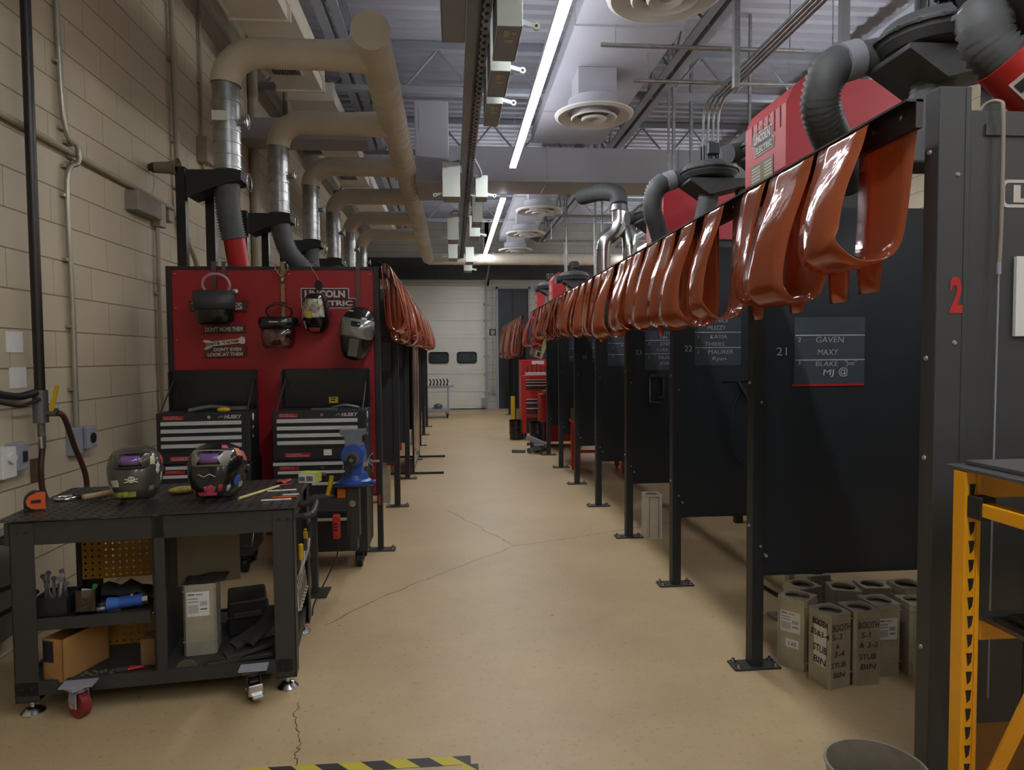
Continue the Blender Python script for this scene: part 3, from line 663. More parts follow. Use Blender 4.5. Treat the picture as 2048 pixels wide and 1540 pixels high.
for k, y in enumerate(RP):
    t = T('booth_partition', RLAB[k], 'partition', (1.57 if k else 1.606, y, 0))
    top = 2.40
    if k == 0:
        B().box(-.045, .045, -.04, .03, .0, 2.5).box(.045, .065, -.04, .03, 1.2, 2.5).build('post', GREYP, t, bevel=.004)
        B().box(.045, 1.6, -.026, -.002, .4, 2.43).build('panel', GREYP, t)
        B().box(.30, .31, -.029, -.026, .4, 2.38).box(.12, 1.6, -.034, -.026, 2.35, 2.385).build('seam', GREYP, t)
        foot(t)
        b = B(); bolts(b, [(-.046, 0, z) for z in (2.3, 1.63, 1.3, .66)], .009, (-1, 0, 0)); bolts(b, [(.02, -.04, z) for z in (2.22, 1.68)], .008)
        b.build('bolt', STEELP, t)
        text('2', (.022, -.0415, 1.835), .105, .045, RLINE, t, 'number', bold=.06, label='red stencilled number 2')
        # white outlined logo, mostly beyond the picture
        o = rrect(.62, .09, .02); i_ = rrect(.60, .07, .014); kk = len(o); yy = -.0275; cx = .62; cz = 2.165
        B().add([(cx-.125+p[0], yy, cz+p[1]) for p in o]+[(cx-.125+p[0], yy, cz+p[1]) for p in i_], [(j, kk+j, kk+(j+1) % kk, (j+1) % kk) for j in range(kk)]).build('logo_outline', LETT, t, solid=.001)
        text('LINCOLN', (cx-.125, yy, cz), .05, .54, LETT, t, 'logo_lettering', bold=.07)
        continue
    B().box(-.031, .031, -.04, .036, .0, 2.42).build('post', BLK, t, bevel=.003)
    B().box(.03, 2.0, -.021, .021, .49, top).build('panel', PANEL, t)
    B().box(.03, 2.0, -.024, .024, .49, .505).build('bottom_edge', BLK, t)
    foot(t)
    b = B(); bolts(b, [(-.032, 0, z) for z in (1.5, .75)], .009, (-1, 0, 0)); bolts(b, [(.012, -.041, z) for z in (2.2, 1.4, .65)], .007)
    b.cyl((.04, -.05, .6), (.04, -.02, .6), .008, n=8)
    b.build('bolt', STEELP, t)
    if k == 1:
        names(t, .193, .575, 1.485, 1.836, [('2', .22, 1.72, .022, None), ('GAVEN', .385, 1.72, .03, .15), ('MAXY', .375, 1.655, .03, .11),
              ('3', .22, 1.60, .022, None), ('BLAKE', .37, 1.595, .026, .12), ('"Joe"', .5, 1.598, .026, .065), ('MJ', .38, 1.55, .03, .06)], (1.74, 1.612), '21', .125, 1.66, True)
        text('@', (.46, -.0236, 1.555), .035, .05, CHALK, t, 'chalk_drawing')
    if k == 2:
        names(t, .13, .468, 1.57, 1.908, [('1', .155, 1.885, .02, None), ('PATRICK', .31, 1.885, .026, .13), ('MUZZY', .29, 1.835, .03, .13),
              ('2', .155, 1.775, .02, None), ('KAYIA', .305, 1.772, .027, .12), ('THIERS.', .28, 1.72, .027, .15),
              ('3', .155, 1.665, .02, None), ('MAURER', .32, 1.665, .03, .18), ('Ryan', .31, 1.618, .026, .10)], (1.80, 1.692), '22', .085, 1.69)
        t2 = T('cable_loop', 'grey torch cable loop and bracket on the partition chalked 22', 'cable', (1.57, y-.03, 0))
        B().tube(spline([(.46, 0, 1.38), (.42, -.01, 1.3), (.40, -.01, 1.12), (.42, -.01, .95), (.5, 0, .84)]), .004, 6).build('cable_run', CHAR, t2)
        B().box(.33, .53, .0, .008, 1.455, 1.463).tube([(.45, 0, 1.45), (.5, -.01, 1.36), (.53, -.01, 1.31)], .012, 8).build('bracket', CHAR, t2)
    if k == 3:
        names(t, .14, .46, 1.51, 1.86, [('TETT', .33, 1.835, .026, .10), ('TIM', .31, 1.80, .026, .07), ('2', .18, 1.745, .02, None), ('JOSEPH', .34, 1.745, .026, .12),
              ('LUKE JOE', .345, 1.69, .024, .18), ('2', .18, 1.625, .02, None), ('TRAVIS', .34, 1.62, .028, .15), ('JOSH', .33, 1.57, .026, .11)], (1.772, 1.652), '23', .085, 1.67)
        t2 = T('c_clamp', 'dark c clamp with a silver screw hanging on the partition chalked 23', 'clamp', (1.57+.235, y-.028, 1.36))
        b = B().box(-.05, .09, -.01, .01, .085, .11).box(.065, .09, -.01, .01, -.09, .1).box(.02, .09, -.01, .01, -.11, -.085)
        b.build('clamp_frame', mat('greenish_iron', '2c3430', .5), t2, bevel=.006)
        B().cyl((-.05, -.015, -.13), (-.05, -.015, .08), .006, n=8).cyl((-.06, -.015, -.135), (.06, -.015, -.14), .004, n=8).build('clamp_screw', SILV, t2)
    if k == 4:
        names(t, .10, .36, 1.53, 1.88, [('B', .33, 1.83, .05, None), ('Rowan', .29, 1.75, .02, .08), ('2', .16, 1.73, .02, None), ('3', .16, 1.63, .02, None)], (1.77, 1.65))
    if k == 5:
        names(t, .2, .4, 1.55, 1.85, [], (1.74, 1.62), '25', .1, 1.62)
    if k == 6:
        names(t, .12, .34, 1.55, 1.85, [('2', .15, 1.6, .02, None)], (1.74, 1.62))
# back wall of the right booths
t = T('booth_back_wall', 'black steel back wall behind the right hand booths', 'partition', (3.6, 0, 0))
b = B()
for k in range(7): b.box(0, .04, RP[k]+.005, RP[k+1]-.005, .49, 2.4)
b.build('panel', PANEL, t)
b = B()
for y in RP: b.box(-.03, .05, y-.03, y+.03, 0, 2.42)
b.build('post', BLK, t)
# far right booths
for k, y in enumerate((14.35, 15.8, 17.3, 18.9)):
    t = T('booth_partition', ['nearest', 'second', 'third', 'farthest'][k]+' black partition of the far right booths before the dark door', 'partition', (1.57, y, 0))
    B().box(-.031, .031, -.03, .03, 0, 2.5).build('post', BLK, t); B().box(.03, 1.6, -.02, .02, .3, 2.42).build('panel', PANEL, t); foot(t)
tag(B().box(-.05, .05, -.05, .05, 0, .62).build('post_guard', YLW, bevel=.01), 'yellow post guard at the foot of a far right booth post', 'guard').location = (1.50, 17.1, 0)

# left booths
LP = [5.84+1.7*k for k in range(7)]
t = T('booth_partition', 'big red booth end panel with hanging welding helmets and a white logo', 'partition', (-.62, LP[0], 0))
B().box(-1.66, -.03, -.012, .03, .49, 2.38).build('panel', RED, t)
text('1', (-.008, -.0315, .44), .075, .02, RLINE, t, 'number', bold=.08, label='red stencilled number 1')
B().box(-.03, .015, -.03, .04, 0, 2.40).box(-1.70, -1.66, -.03, .04, 0, 2.40).build('post', BLK, t, bevel=.003)
B().box(-1.66, -.03, -.022, .04, 2.375, 2.40).box(-1.66, -.03, -.01, .04, .475, .49).build('frame_rail', BLK, t)
foot(t, -.008, 0)
b = B(); bolts(b, [(-.06, -.012, z) for z in (2.34, 2.06, 1.8, 1.55, 1.3, 1.05, .8, .55)]+[(-1.63, -.012, z) for z in (2.34, 2.06, 1.8)]+[(x, -.012, 2.34) for x in (-1.2, -.72)], .007)
b.build('bolt', SILV, t)
# outlined two line logo on the red panel
def logo(parent, cx, cz, s, yy, frm=RUB):
    w1, h1, w2, h2 = .345*s, .075*s, .40*s, .065*s
    for (w_, h_, x_, z_) in ((w1, h1, cx-.03*s, cz+h2*.5), (w2, h2, cx, cz-h1*.5)):
        B().prism([(x_+p[0], z_+p[1]) for p in rrect(w_+.014*s, h_+.014*s, .012*s)], 'Y', yy-.001, yy).build('logo_outline', LETT, parent)
    for (w_, h_, x_, z_) in ((w1, h1, cx-.03*s, cz+h2*.5), (w2, h2, cx, cz-h1*.5)):
        B().prism([(x_+p[0], z_+p[1]) for p in rrect(w_, h_, .009*s)], 'Y', yy-.002, yy-.0008).build('logo_field', mat('dark_red_logo_field', '4a1016', .5), parent)
    text('LINCOLN', (cx-.03*s, yy-.0025, cz+h2*.5), .048*s, .30*s, LETT, parent, 'logo_lettering', bold=.07)
    text('ELECTRIC', (cx+.0*s, yy-.0025, cz-h1*.5), .036*s, .35*s, LETT, parent, 'logo_lettering', bold=.06)
logo(t, -.40, 2.14, 1.1, -.0125)
for k in range(1, 7):
    t = T('booth_partition', ORD[min(k-1, 5)]+' black partition behind the red panel in the left booth row', 'partition', (-.62, LP[k], 0))
    B().box(-.031, .031, -.04, .04, 0, 2.42).build('post', BLK, t, bevel=.003)
    B().box(-1.85, -.03, -.02, .02, .49, 2.38).build('panel', PANEL, t); foot(t)
    b = B(); bolts(b, [(-.012, -.041, 2.2-.25*i) for i in range(7)], .007)
    b.build('bolt', SILV, t)
    if k < 3: B().box(-.14, -.05, -.024, -.02, 1.5, 1.8).build('name_card', BOARD, t)
# side skirt panels of the left booths seen edge-on below
t = T('rolling_screen', 'pale pink vinyl welding screen on a thin black stand beside the left booths', 'screen', (-.56, 9.6, 0))
b = B()
rows = []
for i in range(25):
    y = i*1.55/24; rows.append([(.012*math.sin(i*1.9), y, z) for z in (.09, .5, 1., 1.5, 1.86)])
b.grid(rows).build('screen_curtain', VINP, t, solid=.003)
B().tube([(0, -.02, 0.03), (0, -.02, 1.9)], .014, 8).tube([(0, 1.57, .03), (0, 1.57, 1.9)], .014, 8).tube([(0, -.02, 1.89), (0, 1.57, 1.89)], .014, 8).tube([(0, -.02, .07), (0, 1.57, .07)], .012, 8).build('screen_frame', BLK, t)
B().box(-.42, .42, -.035, -.005, .0, .03).build('foot_bar', BLK, t); B().box(-.42, .42, 1.555, 1.585, .0, .03).build('foot_bar', BLK, t)

# ================================================================== CURTAINS
def rail(label, x, y0, y1, z):
    t = T('curtain_rail', label, 'rail', (x, y0, z))
    B().box(-.012, .012, 0, y1-y0, -.05, .04).box(-.045, .012, 0, y1-y0, .032, .04).build('channel', mat('dark_rail', '26201f', .35, .3), t)
    b = B(); y = .06
    while y < y1-y0: b.cyl((-.022, y, -.0), (-.012, y, -.0), .008, n=8); y += .15
    b.build('rail_rivet', SILV, t)
RXR = 1.50
rail('long dark rail carrying the looped red curtains along the right booths', RXR, 2.10, 12.6, 2.42)
rail('dark rail carrying the looped red curtains along the left booths', -.57, 5.82, 16.2, 2.40)
rail('short dark rail of the far right booths', RXR, 14.3, 20.2, 2.46)
rng = random.Random(11)
def strip(side, x, y, z, wd, drop, sh, m, label, group, bulge=.15):
    """one vinyl strip hanging from the rail, looped up outwards and laid back over the rail, shifted by sh along it"""
    hw = wd/2; rows = []; d = drop; b0 = bulge*rng.uniform(.85, 1.15); tw = rng.uniform(-.25, .25)
    cup = rng.uniform(.006, .018)*rng.choice((-1, 1)); rip = rng.uniform(0, 6)
    cp = [(-.015, -.05), (.0, .03), (.035, .028), (.06, -.12*d), (b0*.8, -.5*d), (b0, -.82*d), (b0*.86, -.95*d), (b0*.5, -d), (b0*.12, -.93*d), (-.0, -.7*d), (-.008, -.3*d), (-.014, -.0)]
    pts = spline([(p[0], p[1], 0) for p in cp], 5); k = len(pts)
    for i, q in enumerate(pts):
        s = i/(k-1); t = max(0, min(1, (s-.3)/.5)); t = t*t*(3-2*t)
        f = min(1, max(0, -q.y/d))
        u = sh/2-sh*t+.02*math.sin(rip+4*s)*f
        rows.append((Vector((side*q.x, u, q.y)), tw*f))
    out = []
    for i, (P, th) in enumerate(rows):
        a = rows[max(0, i-1)][0]; c = rows[min(k-1, i+1)][0]; tg = (c-a).normalized()
        W = Vector((math.sin(th), math.cos(th), 0)); W = W-tg*W.dot(tg)*.6
        W = W.normalized(); nr = tg.cross(W)
        out.append([P+W*(hw*q)+nr*(cup*(1-q*q)*min(1, max(0, -P.z*6))) for q in (-1, -.5, 0, .5, 1)])
    o = B().grid(out).build('curtain_strip', m, None, solid=.003)
    o.location = (x, y, z); tag(o, label, 'curtain', group)
    return o
def tail(x, y, z, h, wd, m, label, group):
    b = B(); b.grid([[(.004*math.sin(j+i), wd*(i/4-.5), -h*j/4) for i in range(5)] for j in range(5)])
    o = b.build('curtain_strip', m, None, solid=.003); o.location = (x, y, z); tag(o, label, 'curtain', group)
BN = ['under the near grey post', 'in front of booth 21', 'in front of booth 22', 'in front of booth 23', 'before the booth chalked 25', 'past the booth chalked 25', 'near the orange stand', 'at the far rail end']
ON = ['first', 'second', 'third', 'fourth', 'fifth', 'sixth', 'seventh']
NEAR = [(2.37, .32, .19, .46, .17), (2.84, .38, .03, .56, .17), (3.17, .24, .08, .53, .14), (3.58, .27, .27, .58, .15), (4.02, .26, .22, .60, .16), (4.38, .28, .24, .57, .14), (4.76, .32, .2, .56, .15)]
spec = list(NEAR); y = 5.12
while y < 12.5:
    spec.append((y, rng.uniform(.25, .36), rng.choice((.02, .18, .24, .28)), rng.uniform(.5, .6), rng.uniform(.11, .17))); y += rng.uniform(.29, .38)
cnt = {}
for (y, wd, sh, dp_, bl) in spec:
    bk = min(7, int((y-2.13)/1.29)); j = cnt.get(bk, 0); cnt[bk] = j+1
    strip(-1, RXR-.005, y, 2.42, wd, dp_, sh, VINLIT if y > 10.6 else VIN, ON[min(j, 6)]+' looped red curtain strip from the near side, '+BN[bk], 'looped curtain strips on the right rail', bl)
for yy, zz, lb in ((2.62, 2.02, 'short flat curtain end hanging under the nearest loops'), (2.95, 2.0, 'square curtain end hanging before the chalkboard of booth 21'), (3.35, 1.99, 'narrow curtain end hanging beside the post of booth 21'), (2.42, 2.04, 'dark folded curtain end beside the near grey post'), (4.95, 1.95, 'pale curtain end hanging before booth 23'), (7.0, 1.95, 'orange curtain end hanging below the middle loops')):
    tail(RXR+.04, yy, zz, .17, .14, VIN, lb, 'hanging curtain ends')
y = 5.98; i = 0
while y < 16.1:
    strip(1, -.565, y, 2.40, rng.uniform(.22, .28), rng.uniform(.5, .62), [.2, .26, .02, .24, .1, .28][i % 6], VIN,
          ['nearest', 'second', 'third', 'fourth', 'fifth', 'sixth', 'seventh', 'eighth', 'ninth', 'tenth', 'eleventh', 'twelfth', 'thirteenth', 'fourteenth', 'fifteenth', 'sixteenth', 'seventeenth', 'eighteenth', 'nineteenth', 'twentieth', 'twenty first', 'twenty second', 'twenty third', 'twenty fourth', 'twenty fifth', 'twenty sixth', 'twenty seventh', 'twenty eighth', 'twenty ninth', 'thirtieth', 'thirty first', 'thirty second'][min(31, i)]+' looped red curtain strip along the left booths', 'looped curtain strips on the left rail', .14)
    y += .36; i += 1
y = 14.5; i = 0
while y < 20.1:
    strip(-1, RXR-.005, y, 2.46, .3, rng.uniform(.8, .9), .05, VIN, (ON+['eighth', 'ninth', 'tenth', 'eleventh', 'twelfth', 'thirteenth'])[min(12, i)]+' looped curtain strip of the far right booths', 'looped curtain strips of the far booths')
    y += .5; i += 1

# ================================================================== RED FILTER HOUSINGS + FANS ABOVE THE RIGHT BOOTHS
HL = ['nearest large red filter housing with white logo above booth 22', 'second red filter housing above the middle right booths', 'third red filter housing, mostly hidden in the right row', None, 'red filter housing at the far end of the right booths', 'farthest red filter housing behind the far end one']
for k in range(6):
    if HL[k] is None or k == 2: continue
    y = 4.38+2.62*k
    t = T('filter_housing', HL[k], 'filter unit', (2.2, y, 2.40), 0, 'red filter housings')
    pr = [(0, .45), (0, .9), (.05, 1.0), (.12, 1.06), (.75, 1.06), (.82, 1.0), (.82, .45)]
    B().box(.03, .79, .03, .59, 0, .46).build('support_frame', BLK, t)
    b = B().prism([(p[0], p[1]) for p in pr], 'Y', 0, .62)
    b.build('housing', REDM, t, bevel=.035)
    for i in range(6): B().box(-.004, .012, .07+i*.085, .082+i*.085, .76, .90).build('vent_slot', mat('dark_red_slot', '6b1820', .6), t)
    Mx = (PI/2, 0, -PI/2)
    if k >= 4: B().box(.05, .77, .05, .57, -2.4, 0).build('base', BLK, t)
    lg = B().prism([(.34+p[0], .78+p[1]) for p in rrect(.30, .09, .015)], 'X', -.004, .001).prism([(.31+p[0], .70+p[1]) for p in rrect(.30, .08, .015)], 'X', -.004, .001).build('logo_plate', LETT, t)
    B().prism([(.34+p[0], .78+p[1]) for p in rrect(.285, .075, .012)], 'X', -.0055, -.003).prism([(.31+p[0], .70+p[1]) for p in rrect(.285, .065, .012)], 'X', -.0055, -.003).build('logo_field', BLK, lg)
    text('LINCOLN', (-.006, .34, .78), .05, .25, LETT, lg, 'logo_lettering', rot=Mx, bold=.06); text('ELECTRIC', (-.006, .31, .70), .042, .25, LETT, lg, 'logo_lettering', rot=Mx, bold=.05)
    text('STATIFLEX', (-.002, .34, .86), .03, .26, LETT, lg, 'logo_lettering', rot=Mx, bold=.02, shear=.2)
    B().box(-.004, .001, .17, .52, .47, .61).build('warning_label', mat('olive_label', '6b6a4c', .6), t)
    b = B()
    for i in range(5): b.box(-.0055, -.003, .19, .30, .49+i*.022, .5+i*.022); b.box(-.0055, -.003, .36, .5, .49+i*.022, .5+i*.022)
    b.build('label_print', LETT, t)
FAN = {}
def fan(label, loc, rz, s=1., loop=None, down=None, outlet=True):
    t = T('extraction_fan', label, 'fan', loc, rz, 'extraction fans over the right booths')
    prof = [(.06, .10), (.16, .10), (.25, .075), (.285, .03), (.29, .0), (.285, -.03), (.25, -.07), (.12, -.08), (.06, -.09)]
    B().lathe([(r*s, z*s) for r, z in prof], 36).build('volute', HOSE, t)
    b = B()
    for i in range(18):
        a = 2*PI*i/18; b.cyl((.296*s*math.cos(a), .296*s*math.sin(a), -.01), (.296*s*math.cos(a), .296*s*math.sin(a), .012), .009, n=8)
    b.lathe([(.29*s, -.006), (.305*s, -.006), (.305*s, .006), (.29*s, .006)], 36)
    b.build('flange', BLK, t)
    B().box(.27, .34, -.035, .035, -loc[2], -.12).build('mast', BLK, t)
    if outlet: B().tube([(0, .17*s, 0), (-.2*s, .19*s, -.01), (-.36*s, .17*s, -.04)], [.10*s, .095*s, .09*s], 20).build('outlet', HOSE, t)
    b = B().cyl((0, 0, .09*s), (0, 0, .30*s), .085*s, n=20)
    for i in range(12):
        a = 2*PI*i/12; b.box(.08*s, .1*s, -.004, .004, .1*s, .27*s, Matrix.Rotation(a, 4, 'Z'))
    b.box(-.06*s, .06*s, -.14*s, -.06*s, .16*s, .27*s)
    b.build('motor', mat('motor_grey', '44474a', .4, .2), t, bevel=.004)
    B().prism([(-.24, -.09), (.36, -.09), (.36, -.14), (-.05, -.24), (-.24, -.115)], 'Y', -.16, .16).build('bracket', HOSE, t, bevel=.004)
    if down:
        B().cyl((down[0][0], down[0][1], -.13), (down[0][0], down[0][1], -.2), .105*s, n=20).build('collar', GALV, t)
        hose(B(), down, .10*s, .03).build('intake_hose', HOSE, t)
    if loop:
        B().tube(spline([(-.33*s, .17*s, -.035), (-.42*s, .17*s, -.06)], 2), .105*s, 20).build('outlet_collar', STEELP, t)
        hose(B(), loop, .10*s, .03).build('outlet_hose', HOSE, t)
    return t
dn = [(-.0, 0, -.17), (-.02, 0, -.3), (-.05, 0, -.45), (-.08, 0, -.62)]
lp = [(-.38, .17, -.05), (-.46, .16, -.12), (-.47, .20, -.25), (-.38, .28, -.36), (-.2, .45, -.45), (.1, .9, -.45)]
lp2 = [(-.38, .17, -.05), (-.48, .16, -.14), (-.5, .18, -.32), (-.42, .24, -.52), (-.36, .3, -.7)]
fan('nearest extraction fan with a big looping hose, at the upper right', (2.36, 3.2, 3.17), 0, .92, lp, dn)
fan('extraction fan just behind the nearest red housing', (2.75, 5.72, 3.42), .2, .9, None, dn)
fan('extraction fan with hose looping down left of the nearest red housing', (2.46, 6.4, 3.38), 0, .9, lp2, dn)
fan('extraction fan beside the second red housing', (2.55, 8.4, 3.40), .1, .9, None, dn)
fan('small far extraction fan above the end of the right rail', (2.45, 13.6, 3.22), 0, 1.0, None, dn)
fan('farthest extraction fan beyond the last red housings', (2.35, 16.3, 3.3), 0, 1.0, None, dn)
t = fan('extraction fan at the top right corner with a red hood arm', (2.36, 2.62, 3.16), 0, .95, None, [(-.2, .02, -.14), (-.22, 0, -.2), (-.2, 0, -.28), (-.13, -.02, -.36)], False)
B().tube([(-.15, -.02, -.34), (.1, -.05, -.58)], .112, 24).build('hood_arm', REDA, t)
ax = Vector((.25, -.03, -.24)).normalized(); nn = Vector((-.5, -.726, -.426)); nn = (nn-ax*nn.dot(ax)).normalized(); z3 = ax.cross(-nn)
Ml = Matrix.Translation(Vector((-.04, -.03, -.44))+nn*.114) @ Matrix((ax, -nn, z3)).transposed().to_4x4()
B().box(-.075, .075, -.006, .0, -.05, .05, Ml).build('arm_label', LETT, t)
B().box(-.06, -.02, -.008, -.005, -.04, .04, Ml).box(.0, .06, -.008, -.005, -.04, .0, Ml).build('label_print', CHAR, t)
# silver pipes
t = T('silver_pipe', 'shiny silver elbow pipes rising beyond the second red housing', 'duct', (0, 9.1, 0))
B().tube(spline([(2.25, 0, 3.62), (2.25, 0, 3.42), (2.18, 0, 3.27), (2.07, .0, 3.18), (2.04, 0, 3.02), (2.04, 0, 2.7)], 5), .095, 20).cyl((2.25, 0, 3.58), (2.25, 0, 3.66), .13, .11, n=20).build('elbow_pipe', SILV, t)
B().tube(spline([(2.05, .1, 3.2), (2.2, .1, 3.3), (2.33, 0.1, 3.36), (2.39, .05, 3.28), (2.4, 0, 3.1), (2.4, 0, 2.7)], 5), .1, 20).build('elbow_pipe', SILV, t)
for z in (2.85, 3.0, 3.1): B().cyl((2.4, 0, z), (2.4, 0, z+.015), .105, n=20).build('band', SILV, t); B().cyl((2.04, 0, z-.05), (2.04, 0, z-.035), .1, n=20).build('band', SILV, t)
hose(B(), [(2.25, 0, 3.66), (2.24, .05, 3.8), (2.1, .3, 3.9), (1.9, .8, 3.95)], .11, .03).build('flex_hose', HOSE, t)

# cord on the near panel and paper
t = T('hook_rod', 'thin tan rod hooked over the top of the near grey partition', 'rod', (1.765, 2.09, 0))
B().tube(spline([(-.04, .05, 2.40), (-.02, .04, 2.455), (.0, .0, 2.455), (.004, -.012, 2.40), (.005, -.012, 2.1), (0.0, -.012, 1.9)], 6), .006, 8).build('rod', mat('tan_rod', '8a8072', .5), t)
B().tube([(0, -.012, 1.93), (-.003, -.012, 1.4), (-.005, -.012, .5)], .003, 6).cyl((0, -.012, 1.9), (0, -.012, 1.94), .007, n=8).build('cord', STEELP, t)
tag(B().box(-.0, .2, -.012, 0, -.14, .12).build('paper_pad', PAPER), 'white paper pad taped to the near grey partition at the picture edge', 'paper').location = (1.836, 2.10, 1.84)

# ================================================================== WORKBENCH
def perf(b, x0, x1, y0, y1, z, th, pitch, r, M=None, axis='Z'):
    """plate with a true grid of round holes"""
    nx = max(1, round((x1-x0)/pitch)); ny = max(1, round((y1-y0)/pitch)); dx = (x1-x0)/nx; dy = (y1-y0)/ny
    conv = (lambda x, y, h: (x, y, z+h)) if axis == 'Z' else (lambda x, y, h: (x, z+h, y))
    for i in range(nx):
        for j in range(ny):
            cx = x0+(i+.5)*dx; cy = y0+(j+.5)*dy; vs = []
            for h in (0, -th):
                for k in range(8):
                    a = PI/4*k; c, s = math.cos(a), math.sin(a); q = max(abs(c), abs(s))
                    vs.append(conv(cx+c/q*dx/2, cy+s/q*dy/2, h))
                for k in range(8):
                    a = PI/4*k; vs.append(conv(cx+r*math.cos(a), cy+r*math.sin(a), h))
            f = []
            for k in range(8):
                l = (k+1) % 8; f += [(k, l, 8+l, 8+k), (16+k, 24+k, 24+l, 16+l), (8+k, 8+l, 24+l, 24+k)]
            b.add(vs, f, False, M)
    for (xa, ya, xb, yb) in ((x0, y0, x1, y0), (x1, y0, x1, y1), (x1, y1, x0, y1), (x0, y1, x0, y0)):
        b.add([conv(xa, ya, 0), conv(xb, yb, 0), conv(xb, yb, -th), conv(xa, ya, -th)], [(0, 1, 2, 3)], False, M)
    return b
WL, WD, WZ = 1.27, .82, .92
WB = T('workbench', 'charcoal steel welding bench with a perforated top holding two helmets', 'workbench', (-2.035, 3.235, 0), .113)
perf(B(), -.03, WL, 0, WD, WZ, .006, .05, .0105).build('bench_top', mat('perforated_plate', '3a3835', .42, .3, .15, 5, .05, 90), WB)
B().box(.0, 1.24, .02, .035, .80, .905).box(.0, 1.24, WD-.035, WD-.02, .80, .905).box(.02, .035, .03, WD-.03, .80, .905).box(1.225, 1.24, .03, WD-.03, .80, .905).build('apron', CHAR, WB)
for nm, x, y in (('a', .02, .015), ('b', 1.16, .015), ('c', .02, WD-.115), ('d', 1.16, WD-.115)):
    b = B(); xs = 1 if x > .5 else 0; ys = 1 if y > .3 else 0
    b.box(x, x+.1, y+ys*.092, y+.008+ys*.092, .07, .905).box(x+xs*.092, x+.008+xs*.092, y, y+.1, .07, .905).box(x, x+.1, y, y+.1, .07, .078)
    lg = b.build('leg', CHAR, WB, bevel=.002)
    B().cyl((x+.05, y+.05, .03), (x+.05, y+.05, .08), .012, n=10).lathe([(.0001, .0), (.052, .0), (.052, .008), (.03, .028), (.016, .034), (.0001, .034)], 20, Matrix.Translation((x+.05, y+.05, 0))).build('levelling_foot', SILV, lg)
    bb = B(); bolts(bb, [(x+.03+.04*i, y+ys*.1, z) for i in (0, 1) for z in (.13, .86)], .007, (0, -1 if not ys else 1, 0)); bb.build('bolt', BLK, lg)
B().box(.02, 1.24, .02, WD-.02, .145, .152).box(.02, 1.24, .015, .03, .10, .165).box(.02, 1.24, WD-.03, WD-.015, .10, .165).box(1.225, 1.24, .02, WD-.02, .10, .165).box(.02, .035, .02, WD-.02, .10, .165).build('bottom_shelf', CHAR, WB)
B().box(.615, .67, .02, .03, .12, .9).box(.615, .625, .02, WD-.05, .15, .8).build('divider', CHAR, WB)
B().box(0, .30, 0, .005, .47, .8, Matrix.Translation((.65, .30, 0)) @ Matrix.Rotation(.25, 4, 'Z')).build('tan_sheet', mat('tan_sheet_metal', '6a6048', .55, .2, .1, 4), WB)
B().box(.08, .60, .03, .42, .435, .445).box(.05, .60, .02, .032, .40, .455).build('middle_shelf', CHAR, WB)
pg = B(); perf(pg, .15, .61, .50, .80, .45, .003, .034, .0065, axis='Y'); perf(pg, .17, .61, .20, .40, .30, .003, .034, .0065, axis='Y'); pg.build('pegboard', YPEG, WB)
b = B().tube(spline([(1.24, .12, .84), (1.32, .12, .85), (1.335, .16, .85), (1.335, .40, .85), (1.32, .44, .85), (1.24, .44, .84)], 5), .017, 10)
b.build('handle', BLK, WB)
b = B().tube(spline([(.02, .12, .80), (-.06, .12, .80), (-.08, .16, .80), (-.08, .4, .80), (-.06, .44, .80), (.02, .44, .80)], 5), .015, 10)
b.build('handle', BLK, WB)
B().box(1.2, 1.235, .1, .72, .5, .515).build('tool_rail', CHAR, WB)
def caster(parent, x, y, z, r, wheel, brk, brake=False, rz=0.):
    M = Matrix.Translation((x, y, 0)) @ Matrix.Rotation(rz, 4, 'Z')
    b = B().box(-.055, .055, -.045, .045, z-.008, z, M).cyl(M @ Vector((0, 0, z-.03)), M @ Vector((0, 0, z)), .03)
    b.box(-.032, -.027, -.024, .03, r*.8, z-.02, M).box(.027, .032, -.024, .03, r*.8, z-.02, M).box(-.032, .032, -.024, .03, z-.03, z-.02, M)
    c = b.build('caster', brk, parent, bevel=.002)
    b = B().cyl(M @ Vector((-.02, 0, r)), M @ Vector((.02, 0, r)), r, n=24)
    b.build('wheel', wheel, c, bevel=.004)
    B().cyl(M @ Vector((-.036, 0, r)), M @ Vector((.036, 0, r)), .012, n=10).build('axle', SILV, c)
    if brake: B().box(-.034, .034, -.07, -.03, r*.75, r*1.75, M).box(-.02, .034, -.095, -.06, r*.6, r*.95, M).build('brake_pedal', SILV, c, bevel=.006)
B().box(.23, .37, -.06, .015, .150, .158).build('caster_mount', STEELP, WB); B().box(1.0, 1.13, -.06, .015, .150, .158).build('caster_mount', STEELP, WB)
caster(WB, .30, -.02, .15, .06, mat('red_caster_tread', '7c1f24', .5), STEELP, False, .9)
caster(WB, 1.06, -.02, .15, .055, mat('dark_red_tread', '3c1417', .5), CHAR, True, .35)
for x in (.29, .98): caster(WB, x, .76, .1, .05, mat('red_caster_tread', '7c1f24', .5), STEELP)
def wb(x, y, z=WZ): # bench frame to world
    c, s = math.cos(.113), math.sin(.113); return (-2.035+x*c-y*s, 3.235+x*s+y*c, z)

